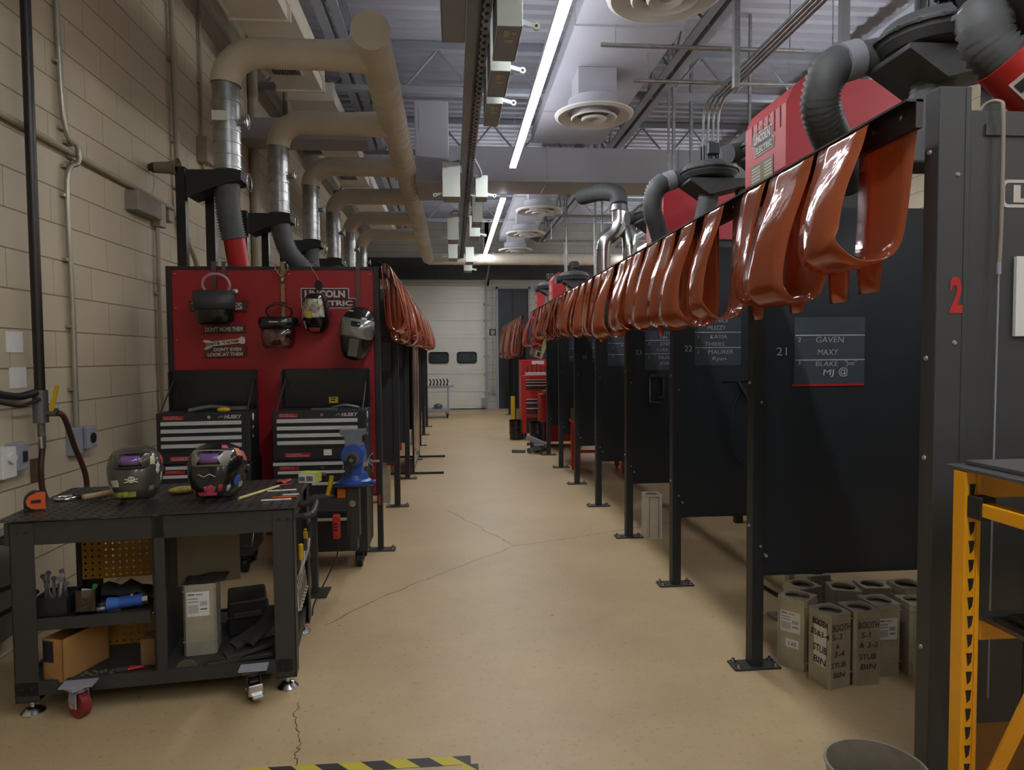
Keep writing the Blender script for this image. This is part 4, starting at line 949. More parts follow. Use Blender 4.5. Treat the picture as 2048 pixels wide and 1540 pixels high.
# ---------------------------------------------------------------- welding helmets
def shell(prof, a1, back=0.5, n=28):
    """half shell: prof rows of (z, half width, depth front, y shift)"""
    rows = []
    for (z, hwid, dp, ys) in prof:
        r = []
        for i in range(n+1):
            a = -a1+2*a1*i/n
            sx = math.copysign(abs(math.sin(a))**.75, math.sin(a)); cy = math.copysign(abs(math.cos(a))**.8, math.cos(a))
            r.append((hwid*sx, ys-dp*cy if cy > 0 else ys-dp*cy*back*2, z))
        rows.append(r)
    return rows
HP = [(0, .05, .09, -.01), (.012, .078, .125, 0), (.05, .098, .143, 0), (.11, .116, .15, 0), (.17, .121, .148, 0), (.21, .117, .138, .0), (.245, .104, .118, .006), (.272, .078, .088, .012), (.287, .045, .05, .02), (.291, .004, .004, .03)]
def helmet(label, loc, rot, body, bezel, lens, group=None, stickers=(), gear=None):
    t = T('welding_helmet', label, 'helmet', loc, 0, group, rot)
    B().grid(shell(HP, 1.95)).build('shell', body, t, solid=.004)
    if bezel:
        fr = [(0.155, .098, .155, 0), (.165, .104, .162, 0), (.2, .104, .160, 0), (.232, .098, .148, 0), (.242, .092, .138, 0)]
        B().grid(shell(fr, .95)).build('bezel', bezel, t, solid=.004)
        B().grid(shell([(.166, .090, .169, 0), (.236, .088, .156, 0)], .86)).build('lens_window', DGLS, t, solid=.002)
        if lens: B().grid(shell([(.176, .078, .172, 0), (.222, .076, .164, 0)], .74, n=10)).build('filter_lens', lens, t, solid=.001)
    for i, (a, z, w_, h_, m, sh) in enumerate(stickers):
        # small decal conforming to the shell
        for (q0, q1) in zip(HP[:-1], HP[1:]):
            if q0[0] <= z <= q1[0]: f = (z-q0[0])/(q1[0]-q0[0]); hwid = q0[1]+(q1[1]-q0[1])*f; dp = q0[2]+(q1[2]-q0[2])*f
        rows = []
        for u in range(9):
            rr = []
            for v in range(13):
                p, q = (u/8-.5)*2, 2*PI*v/12
                if sh == 'o': rad = u/8; du, dz = rad*math.cos(q)*w_/2, rad*math.sin(q)*h_/2
                elif sh == '*': rad = u/8*(1 if v % 2 else .72); du, dz = rad*math.cos(q)*w_/2, rad*math.sin(q)*h_/2
                else: du, dz = p*w_/2, (v/12-.5)*h_
                aa = a+du/.125
                s_, c_ = math.sin(aa), math.cos(aa)
                sx = math.copysign(abs(s_)**.75, s_); cy = math.copysign(abs(c_)**.8, c_)
                zz = max(0.001, z+dz); 
                for (q0, q1) in zip(HP[:-1], HP[1:]):
                    if q0[0] <= zz <= q1[0]: f = (zz-q0[0])/(q1[0]-q0[0]); H2 = q0[1]+(q1[1]-q0[1])*f; D2 = q0[2]+(q1[2]-q0[2])*f
                k = 1.03
                rr.append(((H2)*sx*k, -D2*cy*k if cy > 0 else -D2*cy*k, zz))
            rows.append(rr)
        B().grid(rows).build('sticker', m, t)
    # headband and side knobs
    b = B().tube([(.085*math.cos(q), .06+.10*math.sin(q), .15) for q in [2*PI*i/24 for i in range(24)]], .012, 6, closed=True)
    b.tube(spline([(-.085, .06, .15), (-.06, .07, .23), (0, .07, .262), (.06, .07, .23), (.085, .06, .15)], 5), .009, 6)
    hb = b.build('headband', gear or RUB, t)
    for p0, p1, r in (((-.125, .055, .15), (-.085, .055, .15), .02), ((.085, .055, .15), (.125, .055, .15), .02), ((0, .16, .15), (0, .19, .15), .028)): B().cyl(p0, p1, r, n=14).build('knob', RUB, hb)
    return t
S1, S2, S3 = mat('red_white_sticker', 'a04a44', .5, 0, .4, 90), mat('orange_sticker', 'c07a4a', .5, 0, .35, 90), mat('blue_sticker', '3a5aa8', .5, 0, .3, 90)
GUN = mat('smoky_grey_shell', '4a4742', .28, .3, .15, 8, coat=.3)
S4 = mat('yellow_green_sticker', 'a0a848', .5, 0, .5, 60)
S5 = mat('pink_sticker', 'b0405a', .5, 0, .45, 70)
def skull(t, a, z, s):
    M = Matrix.Rotation(-0, 4, 'Z')
    x, y = .125*math.sin(a)*.99, -.156*math.cos(a)
    Mq = Matrix.Translation((x, y-.002, z)) @ Matrix.Rotation(a*1.0, 4, 'Z')
    b = B().prism([(s*.5*math.cos(q), s*.42*math.sin(q)+s*.1) for q in [2*PI*i/14 for i in range(14)]], 'Y', -.003, .0, Mq).box(-s*.25, s*.25, -.003, 0, -s*.5, -s*.2, Mq)
    for sg in (-1, 1): b.tube([Mq @ Vector((-sg*s*.9, -.001, s*.1)), Mq @ Vector((sg*s*.9, -.001, -s*.45))], .004, 6)
    o = b.build('sticker', SKULL, t)
    B().cyl(Mq @ Vector((-s*.18, -.005, s*.12)), Mq @ Vector((-s*.18, -.002, s*.12)), s*.12, n=8).cyl(Mq @ Vector((s*.18, -.005, s*.12)), Mq @ Vector((s*.18, -.002, s*.12)), s*.12, n=8).build('skull_eyes', BLK, o)
h1 = helmet('smoky grey welding helmet with skull stickers, left of the two on the bench', (-1.615, 3.60, .932), (-.2, 0, .26), GUN, GUN, PURP, 'welding helmets on the bench',
       [(-.55, .085, .05, .035, SKULL, 'r'), (-.95, .055, .035, .05, SKULL, 'o'), (.75, .20, .03, .045, mat('cream_sticker', 'b0a888', .5, 0, .2, 90), 'r'), (1.05, .16, .04, .07, SKULL, '*'), (1.45, .21, .04, .05, S1, 'o'),
        (1.4, .12, .025, .05, SKULL, 'o'), (-.35, .025, .13, .03, S4, 'r'), (.9, .055, .05, .035, mat('grey_sticker', '7f7f72', .5, 0, .3, 80), '*')])
skull(h1, .05, .10, .032)
h2 = helmet('black welding helmet with grey bezel and purple lens, right one on the bench', (-1.215, 3.60, .930), (-.2, 0, .06), GLOSSB, mat('grey_bezel', '8a8880', .3, .2), PURP, 'welding helmets on the bench',
       [(-.75, .035, .035, .035, S2, '*'), (-.1, .02, .1, .02, S5, 'r'), (.05, .045, .05, .045, S5, '*'), (.55, .045, .03, .04, BLK, 'r'), (.4, .05, .02, .035, mat('red_small_sticker', 'a02a28', .5), 'r'), (.8, .05, .03, .045, SKULL, '*'), (1.15, .09, .045, .055, S3, 'o'), (1.5, .07, .045, .04, SKULL, '*'),
        (1.2, .235, .05, .04, S2, 'r'), (1.6, .22, .05, .05, S1, 'r'), (.5, .26, .04, .02, S5, 'r')])
zz = B()
for i in range(6):
    a0, a1_ = -.95+.2*i, -.95+.2*(i+1)
    p = [(.125*math.sin(a)*1.0, -.157*math.cos(a)-.0, .105+(.014 if j % 2 else 0)) for a, j in ((a0, i), (a1_, i+1))]
    zz.tube(p, .0022, 5)
zz.build('zigzag_sticker', SKULL, h2)
h1.scale = (1.02, 1.05, .95); h2.scale = (1.1, 1.1, .98)
# bench top clutter
t = T('tape_measure', 'round black and orange tape measure on the left corner of the bench', 'tape measure', wb(.045, .22), .5)
B().prism([(.048*math.cos(q), .048+.048*math.sin(q)) for q in [2*PI*i/20 for i in range(20)]], 'Y', -.022, .022).box(-.048, .0, -.022, .022, 0, .045).build('case', BLK, t, bevel=.006)
B().cyl((0, -.022, .048), (0, -.028, .048), .038, n=10).box(.0, .04, -.026, -.02, .008, .09).build('face', ORNB, t, bevel=.002)
B().box(-.018, .022, -.0292, -.028, .04, .056).build('face_print', BLK, t)
t = T('ring_clamp', 'black and silver ring shaped clamp lying on the bench behind the tape measure', 'clamp', wb(.08, .46), .3)
B().tube([(.045*math.cos(q), .045*math.sin(q), .01) for q in [2*PI*i/20 for i in range(20)]], .01, 8, closed=True).build('ring', SILV, t); B().box(.03, .16, -.015, .025, .003, .03, Matrix.Rotation(.25, 4, 'Z')).build('grip', BLK, t, bevel=.006)
t = T('wire_brush', 'pale wooden handled brush lying on the bench', 'brush', wb(.19, .38), 1.0)
B().box(-.0, .16, -.018, .018, .012, .036).build('handle', WOOD, t, bevel=.008); B().box(.16, .34, -.012, .012, .018, .03).build('head', BLK, t, bevel=.004); B().box(.0, .12, -.014, .014, 0, .012).build('bristles', WALLB, t)
tag(B().box(0, .2, -.012, .012, .001, .006).build('metal_strip', mat('dull_strip', '8a8474', .4, .5)), 'thin dull metal strip lying beside the wooden brush', 'strip').location = wb(.27, .40)
D.objects['metal_strip'].rotation_euler = (0, 0, .9)
for nm, lb, p0, p1, r, m in (('wooden_stick', 'pale yellow wooden stick on the bench right of the black helmet', (-1.10, 3.58), (-.98, 3.90), .008, mat('pale_yellow_stick', 'c9bb7c', .6)),
                         ('soapstone', 'white soapstone marker nearest the bench front edge', (-.975, 3.53), (-.83, 3.55), .005, WHT), ('pencil', 'orange pencil lying by the white markers on the bench', (-.94, 3.60), (-.82, 3.62), .004, ORNB),
                         ('soapstone', 'long white rod lying toward the back of the bench', (-1.01, 3.77), (-.86, 3.80), .005, WHT), ('soapstone', 'short white marker at the back right of the bench', (-.9, 3.66), (-.82, 3.67), .005, WHT),
                         ('pencil', 'red and white pencil behind the long white rod', (-1.0, 3.93), (-.93, 3.98), .005, S1)):
    c0 = Vector((p0[0], p0[1], WZ+r+.0005)); c1 = Vector((p1[0], p1[1], WZ+r+.0005))
    tag(B().cyl((0, 0, 0), c1-c0, r, n=8).build(nm, m), lb, nm.replace('_', ' ')).location = c0
t = T('tip_box', 'small white and yellow green box at the back right corner of the bench', 'box', (-.845, 4.05, WZ), -.25)
B().box(-.05, .05, -.03, .06, 0, .055).build('carton', WHT, t, bevel=.002); B().box(-.05, .05, -.03, .06, .055, .057).box(.05, .0515, -.03, .06, .0, .055).build('green_lid', mat('lime_print', 'a9b04a', .5), t)
B().box(-.045, -.01, -.0315, -.03, .01, .035).box(0, .04, -.0315, -.03, .012, .04).build('print', S3 and mat('grey_print', '5f6468', .6, 0, .4, 150), t)
t = T('work_gloves', 'crumpled yellow leather gloves behind the smoky grey helmet', 'gloves', (-1.46, 3.80, WZ), .5)
b = B().sphere((0, 0, .02), .05, sc=(1.5, .9, .38)).sphere((.09, .03, .022), .04, sc=(1.3, .8, .45))
for i in range(4): b.tube(spline([(.1, .0+.022*i, .03), (.15, .01+.03*i, .035), (.19, .03+.035*i, .018)], 4), [.014]*8+[.009], 8)
b.build('glove_leather', mat('yellow_leather', 'b09a4a', .7, 0, .25, 25, .3, 60), t)
t = T('scrap_paper', 'red and white crumpled wrapper beside the small carton', 'wrapper', (-.99, 4.02, WZ+.001), .3)
b = B().grid([[(i*.02-.03, j*.02-.03, .012+.010*math.sin(i*2.1+j*1.7)) for i in range(5)] for j in range(5)]); b.build('wrapper_sheet', S1, t, solid=.001)
# under-shelf contents (children space = world)
t = T('cardboard_box', 'open brown cardboard box on the lower left shelf of the bench', 'box', wb(.125, .05, .153), .113-.42)
B().box(0, .005, 0, .27, 0, .2).box(.105, .11, 0, .27, 0, .2).box(.0, .11, 0, .005, 0, .2).box(.0, .11, .265, .27, 0, .2).box(0, .11, 0, .27, 0, .005).build('carton', CARD, t)
B().box(.005, .06, -.002, 0, .09, .19).build('black_opening', BLK, t)
tag(B().box(0, .075, 0, .1, 0, .13).build('small_carton', mat('dull_cardboard', '7a5a3c', .8), bevel=.002), 'small dull carton on the lower shelf against the bench divider', 'box').location = wb(.52, .12, .153)
t = T('parts_tray', 'black tray full of wrenches and drill bits on the middle bench shelf', 'tray', wb(.09, .06, .446), .113)
B().box(0, .14, 0, .16, 0, .005).box(0, .14, 0, .004, 0, .09).box(0, .14, .156, .16, 0, .09).box(0, .004, 0, .16, 0, .09).box(.136, .14, 0, .16, 0, .09).build('tray_body', BLK, t)
r2 = random.Random(5)
for i in range(9):
    x = .015+.012*i; a = r2.uniform(-.35, .35); c = r2.uniform(-.2, .2)
    p0 = Vector((x, .04+r2.uniform(0, .08), .02)); L_ = r2.uniform(.09, .17)
    M = Matrix.Translation(p0) @ Euler((c, a, 0)).to_matrix().to_4x4()
    w_ = tag(B().box(-.006, .006, -.003, .003, 0, L_, M).cyl(M @ Vector((0, -.004, L_)), M @ Vector((0, .004, L_)), .012, n=8).build('wrench', GALV), ['leftmost', 'second', 'third', 'fourth', 'fifth', 'sixth', 'seventh', 'eighth', 'rightmost'][i]+' small steel wrench standing in the black tray', 'wrench', 'wrenches in the black tray')
    w_.location = wb(.09, .06, .446); w_.rotation_euler = (0, 0, .113)
t = T('bit_cup', 'clear plastic cup of small red parts on the middle bench shelf', 'cup', wb(.27, .05, .446), .113)
B().box(0, .085, 0, .002, 0, .12).box(0, .085, .068, .07, 0, .12).box(0, .002, 0, .07, 0, .12).box(.083, .085, 0, .07, 0, .12).build('cup_wall', glass_mat('clear_cup', 'b0b0b0', .1), t)
b = B()
for i in range(26): b.sphere((r2.uniform(.015, .07), r2.uniform(.015, .055), .01+.07*r2.random()), .009, 8)
b.build('red_parts', mat('dark_red_plastic', '8c1a18', .4), t, kind='stuff')
tag(B().tube([(0, 0, 0), (.025, .0, .12)], .011, 10).build('marker_pen', GRN), 'green marker standing in the clear cup', 'marker').location = wb(.32, .085, .46)
tag(B().box(-.022, .022, -.002, .002, 0, .1, Matrix.Rotation(.1, 4, 'Y')).build('white_tag', PAPER), 'white card tag standing beside the green marker', 'tag').location = wb(.295, .09, .46)
t = T('air_grinder', 'blue air grinder lying on the middle bench shelf', 'grinder', wb(.45, .09, .482), .113)
B().cyl((0, 0, 0), (.10, .0, .01), .028, n=16).build('grinder_body', BLUE, t, bevel=.003); B().cyl((-.055, 0, -.003), (0, 0, 0), .032, .026, 16).build('blue_collar', mat('bright_blue', '3566b0', .4), t); B().cyl((.1, 0, .01), (.125, 0, .012), .024, n=14).cyl((.05, 0, .025), (.05, 0, .04), .008).build('metal_nose', SILV, t)
t = T('drill_chuck', 'dull metal band clamps heaped on the middle bench shelf', 'clamps', wb(.36, .1, .446), .113)
B().tube([(.035*math.cos(q), .03*math.sin(q), .018) for q in [2*PI*i/16 for i in range(16)]], .014, 8, closed=True).box(.03, .09, -.02, -.01, .0, .015).box(-.06, -.01, .04, .06, .0, .02).build('clamp_metal', WALLB, t)
t = T('rag_pile', 'dark crumpled rags at the back of the middle bench shelf', 'rags', wb(.38, .30, .446), .113)
b = B().grid([[(-.2+.05*i, -.08+.04*j, .06*math.sin(PI*i/8)*math.sin(PI*j/4+.2)+.02*math.sin(i*2.3+j)+.015) for i in range(9)] for j in range(5)]); b.build('rag_cloth', RUB, t, solid=.004)
def can(label, loc, rz, w_=.15, d_=.15, h_=.365, mark=None, sticker=None, lid=False, m=None):
    m = m or STUB
    t = T('electrode_can', label, 'can', loc, rz, None)
    ch = .012; pts = [(ch, 0), (w_-ch, 0), (w_, ch), (w_, d_-ch), (w_-ch, d_), (ch, d_), (0, d_-ch), (0, ch)]
    b = B(); n = 8
    vs = [(p[0], p[1], z) for z in (0, h_) for p in pts]
    b.add(vs, [(i, (i+1) % n, n+(i+1) % n, n+i) for i in range(n)]); b.add([(p[0], p[1], .001) for p in pts], [tuple(range(n-1, -1, -1))])
    e = .0012
    for z in (.07, h_-.032): b.box(-e, w_+e, -e, d_+e, z, z+.003)
    # top with a round hole
    N_ = 24; cx, cy, r = w_/2, d_/2, w_*.40; outer = []
    for i in range(N_):
        a = 2*PI*i/N_; c_, s_ = math.cos(a), math.sin(a); q = max(abs(c_), abs(s_)); outer.append((cx+c_/q*w_/2*.985, cy+s_/q*d_/2*.985, h_))
    inner = [(cx+r*math.cos(2*PI*i/N_), cy+r*math.sin(2*PI*i/N_), h_) for i in range(N_)]
    low = [(p[0], p[1], h_-.012) for p in inner]
    if not lid: b.add(outer+inner+low, [(i, (i+1) % N_, N_+(i+1) % N_, N_+i) for i in range(N_)]+[(N_+i, N_+(i+1) % N_, 2*N_+(i+1) % N_, 2*N_+i) for i in range(N_)])
    else: b.box(.004, w_-.004, .004, d_-.004, h_-.004, h_)
    b.build('can_body', m, t)
    if sticker:
        x0, x1, z0, z1 = sticker
        s_ = B().box(x0, x1, -.0025, -.0012, z0, z1).build('paper_label', PAPER, t)
        W_ = x1-x0; H_ = z1-z0
        b = B().box(x0+.05*W_, x0+.35*W_, -.003, -.0025, z1-.14*H_, z1-.08*H_).box(x0+.42*W_, x0+.72*W_, -.003, -.0025, z1-.14*H_, z1-.10*H_).box(x0+.05*W_, x0+.5*W_, -.003, -.0025, z1-.3*H_, z1-.27*H_).box(x0+.05*W_, x0+.5*W_, -.003, -.0025, z1-.42*H_, z1-.39*H_)
        for i in range(6): b.box(x0+.05*W_, x0+.52*W_, -.003, -.0025, z0+.15*H_+i*.055*H_, z0+.17*H_+i*.055*H_)
        for i in range(7): b.box(x0+(.6+.045*i)*W_, x0+(.62+.045*i)*W_, -.003, -.0025, z0+.42*H_, z0+.6*H_)
        b.box(x0+.6*W_, x0+.9*W_, -.003, -.0025, z0+.25*H_, z0+.31*H_)
        b.build('label_print', mat('label_ink', '6a6a68', .7), s_)
    if mark:
        for face, rows in mark.items():
            for s, u, z, h, W in rows:
                if face == 'front': text(s, (u, -.0026, z), h, W, INK, t, 'marker_writing', bold=-.015, shear=.08)
                else: text(s, (-.0026, u, z), h, W, INK, t, 'marker_writing', rot=(PI/2, 0, -PI/2), bold=.02, shear=.06)
    return t
t = can('steel electrode can with a white label on the lower shelf of the bench', wb(.70, .18, .153), .113+.06, .155, .16, .36, None, (.02, .125, .2, .325), True)
t = T('fire_blanket', 'ragged dark charred sheet lying over the steel can on the bench shelf', 'blanket', wb(.79, .29, .517), .2)
b = B().grid([[(-.09+.024*i+.01*math.sin(j*3), -.1+.045*j+.008*math.sin(i*4), .004*math.sin(i+j)+.004) for i in range(9)] for j in range(6)]); b.build('charred_sheet', mat('charred_cloth', '2a2321', .9, 0, .35, 18, .5, 60), t, solid=.005)
t = T('tool_case', 'black hard plastic case on the lower right shelf of the bench', 'case', wb(.87, .38, .153), .3)
B().box(0, .2, 0, .26, 0, .19).build('case_body', RUB, t, bevel=.012); B().box(.03, .17, -.012, .0, .1, .13).box(.2, .212, .05, .2, .09, .12).box(-.001, .201, -.001, .261, .1, .106).build('case_latch', CHAR, t, bevel=.003)
for i, (x, y, z, rz, ry, L_) in enumerate([(.84, .05, .16, .3, 0, .3), (.92, .06, .175, .5, -.1, .32), (.95, .12, .2, .7, -.35, .3), (1.02, .1, .22, .9, -.5, .3)]):
    o = tag(B().box(0, L_, -.04, .05, 0, .02).build('steel_plate_scrap', mat('sooty_plate', '35322f', .5, .3, .25, 12), bevel=.002), ['lowest dark scrap plate at the front of the lower right bench shelf', 'second dark scrap plate leaning on the lowest one', 'third dark scrap plate tilted against the black case', 'topmost dark scrap plate tilted by the right bench leg'][i], 'scrap plate', 'scrap plates on the bench shelf'); o.location = wb(x, y, z); o.rotation_euler = (0, ry, rz)
for i, (x, w_) in enumerate(((.72, .1), (.84, .13))):
    o = tag(B().prism([(w_/2*math.cos(PI*q/12)+w_/2, .045*math.sin(PI*q/12)) for q in range(13)], 'Y', 0, .006).build('grinding_disc', mat('olive_disc', '4c4f40', .6) if i == 0 else CHAR), ('greenish half disc with chalk marks leaning on the bench shelf lip', 'dark half disc leaning on the bench shelf lip')[i], 'disc'); o.location = wb(x-.02, .035, .153)
    o.rotation_euler = (0, 0, .113)
t = T('pliers', 'red handled pliers on the lower shelf left of the bench divider', 'pliers', wb(.48, .06, .157), .2)
B().tube([(0, 0, .008), (.07, .02, .008)], .007, 8).tube([(0, .03, .008), (.07, .01, .008)], .007, 8).build('handle', mat('red_grip', 'a81f20', .4), t); B().box(-.05, .005, .005, .022, .0, .014).build('jaw', WALLB, t)
t = T('loose_hardware', 'scattered small steel nuts and washers at the front of the lower shelf', 'hardware', wb(.27, .045, .153), .1)
b = B()
for i in range(14): p = (r2.uniform(0, .14), r2.uniform(0, .05), 0); b.cyl(p, (p[0], p[1], .008), .009, n=6)
b.build('nuts', GALV, t, kind='stuff')
# locking pliers & sockets on the right side rail
for i, (y, z, dx) in enumerate([(.22, .52, .0), (.36, .55, .01), (.5, .53, 0)]):
    t = T('locking_pliers', ['nearest yellow gripped locking pliers hung on the right bench side', 'middle yellow gripped locking pliers hung on the right bench side', 'rear yellow gripped locking pliers hung on the right bench side'][i], 'pliers', wb(1.255+dx, y, z), .113, 'locking pliers on the bench side')
    B().tube([(0, 0, 0), (.02, -.03, .07), (.02, -.045, .12)], .008, 8).tube([(0.01, 0.01, 0), (.03, .03, .07), (.03, .05, .13)], .008, 8).build('jaw', SILV, t)
    B().tube([(.02, -.04, .09), (.02, -.055, .17)], .013, 8).build('yellow_grip', YLW, t); B().tube([(.03, .045, .11), (.03, .06, .17)], .013, 8).build('black_grip', BLK, t)
for i in range(8):
    y = .14+.05*i
    t = tag(B().tube([(0, 0, 0), (.015, -.01, -.05), (.02, -.025, -.12)], [.011, .008, .012], 8).cyl((.02, -.025, -.13), (.02, -.025, -.118), .019, n=10).build('c_clamp_screw', SILV), ORD[i] + ' small silver clamp hanging on the right bench side' if i < 5 else ['sixth', 'seventh', 'rearmost'][i-5]+' small silver clamp hanging on the right bench side', 'clamp', 'silver clamps on the bench side')
    t.location = wb(1.245, y, .50)
t = T('hanging_clamp', 'bundle of small bar clamps hanging under the bench top right of the divider', 'clamp', wb(.98, .5, .79), .1)
B().box(-.04, .03, -.02, .02, -.06, .0).tube([(-.05, 0, -.01), (.05, 0, -.03)], .012, 8).build('clamp_head', WALLB, t); B().tube([(.02, 0, -.05), (.0, -.0, -.18), (-.07, 0, -.17)], .004, 6).build('clamp_rod', SILV, t)

# ================================================================== VISE STAND AND VISE
t = T('vise_stand', 'dark steel stand carrying the blue vise behind the bench', 'stand', (-.68, 4.7, 0))
B().box(-.12, .13, -.06, .18, .770, .782).build('vise_plate', BLK, t, bevel=.003)
B().box(-.33, .0, .0, .2, .665, .68).box(-.33, -.0, -.01, .0, .6, .69).build('tool_shelf', CHAR, t)
B().box(-.05, .035, -.02, .065, .42, .770).box(-.03, .02, -.028, .07, .33, .55).build('mount_post', CHAR, t, bevel=.004)
B().cyl((-.008, -.02, .655), (-.008, -.032, .655), .022, n=14).build('lock_knob', SILV, t)
B().box(-.31, -.27, .06, .11, .0, .665).box(-.34, -.2, .0, .2, .0, .012).build('leg', CHAR, t)
v = T('bench_vise', 'blue bench vise with worn grey jaws on the dark stand', 'vise', (-.68, 4.70, .782))
B().lathe([(.0001, .0), (.115, 0), (.115, .018), (.095, .03), (.085, .055), (.075, .075), (.0001, .075)], 24, Matrix.Translation((0, .05, 0)) @ Matrix.Diagonal((1, .85, 1, 1))).build('swivel_base', BLUE, v)
B().box(-.11, -.09, -.03, .03, 0, .02).box(.085, .14, .0, .05, .0, .02).build('base_ear', BLUE, v, bevel=.006)
B().prism([(-.05, .06), (.05, .06), (.065, .14), (.07, .2), (.055, .27), (-.055, .27), (-.07, .2), (-.065, .14)], 'Y', -.02, .14).cyl((0, -.05, .2), (0, .0, .2), .076, .08, 24).build('vise_body', BLUE, v, bevel=.006)
B().prism([(-.05, .25), (.05, .25), (.055, .33), (.085, .345), (.085, .375), (-.085, .375), (-.085, .345), (-.055, .33)], 'Y', -.03, .05).build('jaw', mat('worn_grey_jaw', '7c8490', .4, .5, .15, 20), v, bevel=.004)
B().cyl((0, -.075, .185), (0, -.045, .185), .05, n=20).build('screw_housing', WALLB, v); B().cyl((0, -.1, .18), (0, -.07, .18), .033, n=16).box(-.045, -.005, -.09, -.06, .08, .17).build('screw_end', BLK, v); B().cyl((0, -.112, .18), (0, -.1, .18), .014, n=10).build('screw_tip', SILV, v)
B().cyl((.04, .03, .15), (.17, .03, .152), .008, n=8).box(.06, .09, .01, .05, .12, .16).build('handle_bar', SILV, v)
b = B().tube(spline([(.09, .02, .15), (.11, .0, .19), (.13, .02, .21)]), .003, 5).tube(spline([(.09, .02, .15), (.13, .0, .12), (.12, .02, .08)]), .003, 5).tube(spline([(.08, .0, .15), (.12, -.02, .17), (.13, .0, .13)]), .002, 5)
tag(b.build('tangled_wire', STEELP), 'tangle of thin wires stuck on the right side of the vise', 'wire').location = (-.68, 4.70, .782)
t = T('cable_grip_tool', 'yellow and black hand tool lying on the shelf left of the vise', 'tool', (-.97, 4.76, .68), .2)
B().tube(spline([(-.02, 0, .02), (-.02, 0, .13), (.02, 0, .16), (.09, 0, .15)]), .02, 10).build('black_arm', RUB, t); B().tube(spline([(.1, -.02, .02), (.12, -.02, .1), (.13, -.02, .15)]), .016, 10).build('yellow_arm', YLW, t); B().cyl((.17, -.02, .05), (.17, .02, .05), .045, n=18).build('round_spool', RUB, t)
tag(B().box(-.03, .03, -.02, .03, 0, .075).build('battery_pack', mat('orange_yellow', 'c86a1c', .45), bevel=.006), 'orange and yellow battery pack on the shelf beside the vise post', 'battery').location = (-.765, 4.72, .68)
t = T('heat_gun', 'red handled tool with a black cord hanging below the vise shelf', 'power tool', (-.79, 4.66, .42))
B().box(-.03, .02, -.022, .02, 0, .17).build('red_handle', mat('bright_red_plastic', 'b8281e', .4), t, bevel=.012)
B().box(-.02, .005, -.025, -.02, .06, .07).box(-.02, .005, -.025, -.02, .08, .09).box(-.02, .005, -.025, -.02, .10, .11).build('vent', BLK, t)
B().tube(spline([(0, 0, 0), (.0, -.02, -.1), (-.05, -.08, -.22), (-.12, -.2, -.36), (-.12, -.28, -.415)]), .005, 6).build('power_cord', RUB, t)

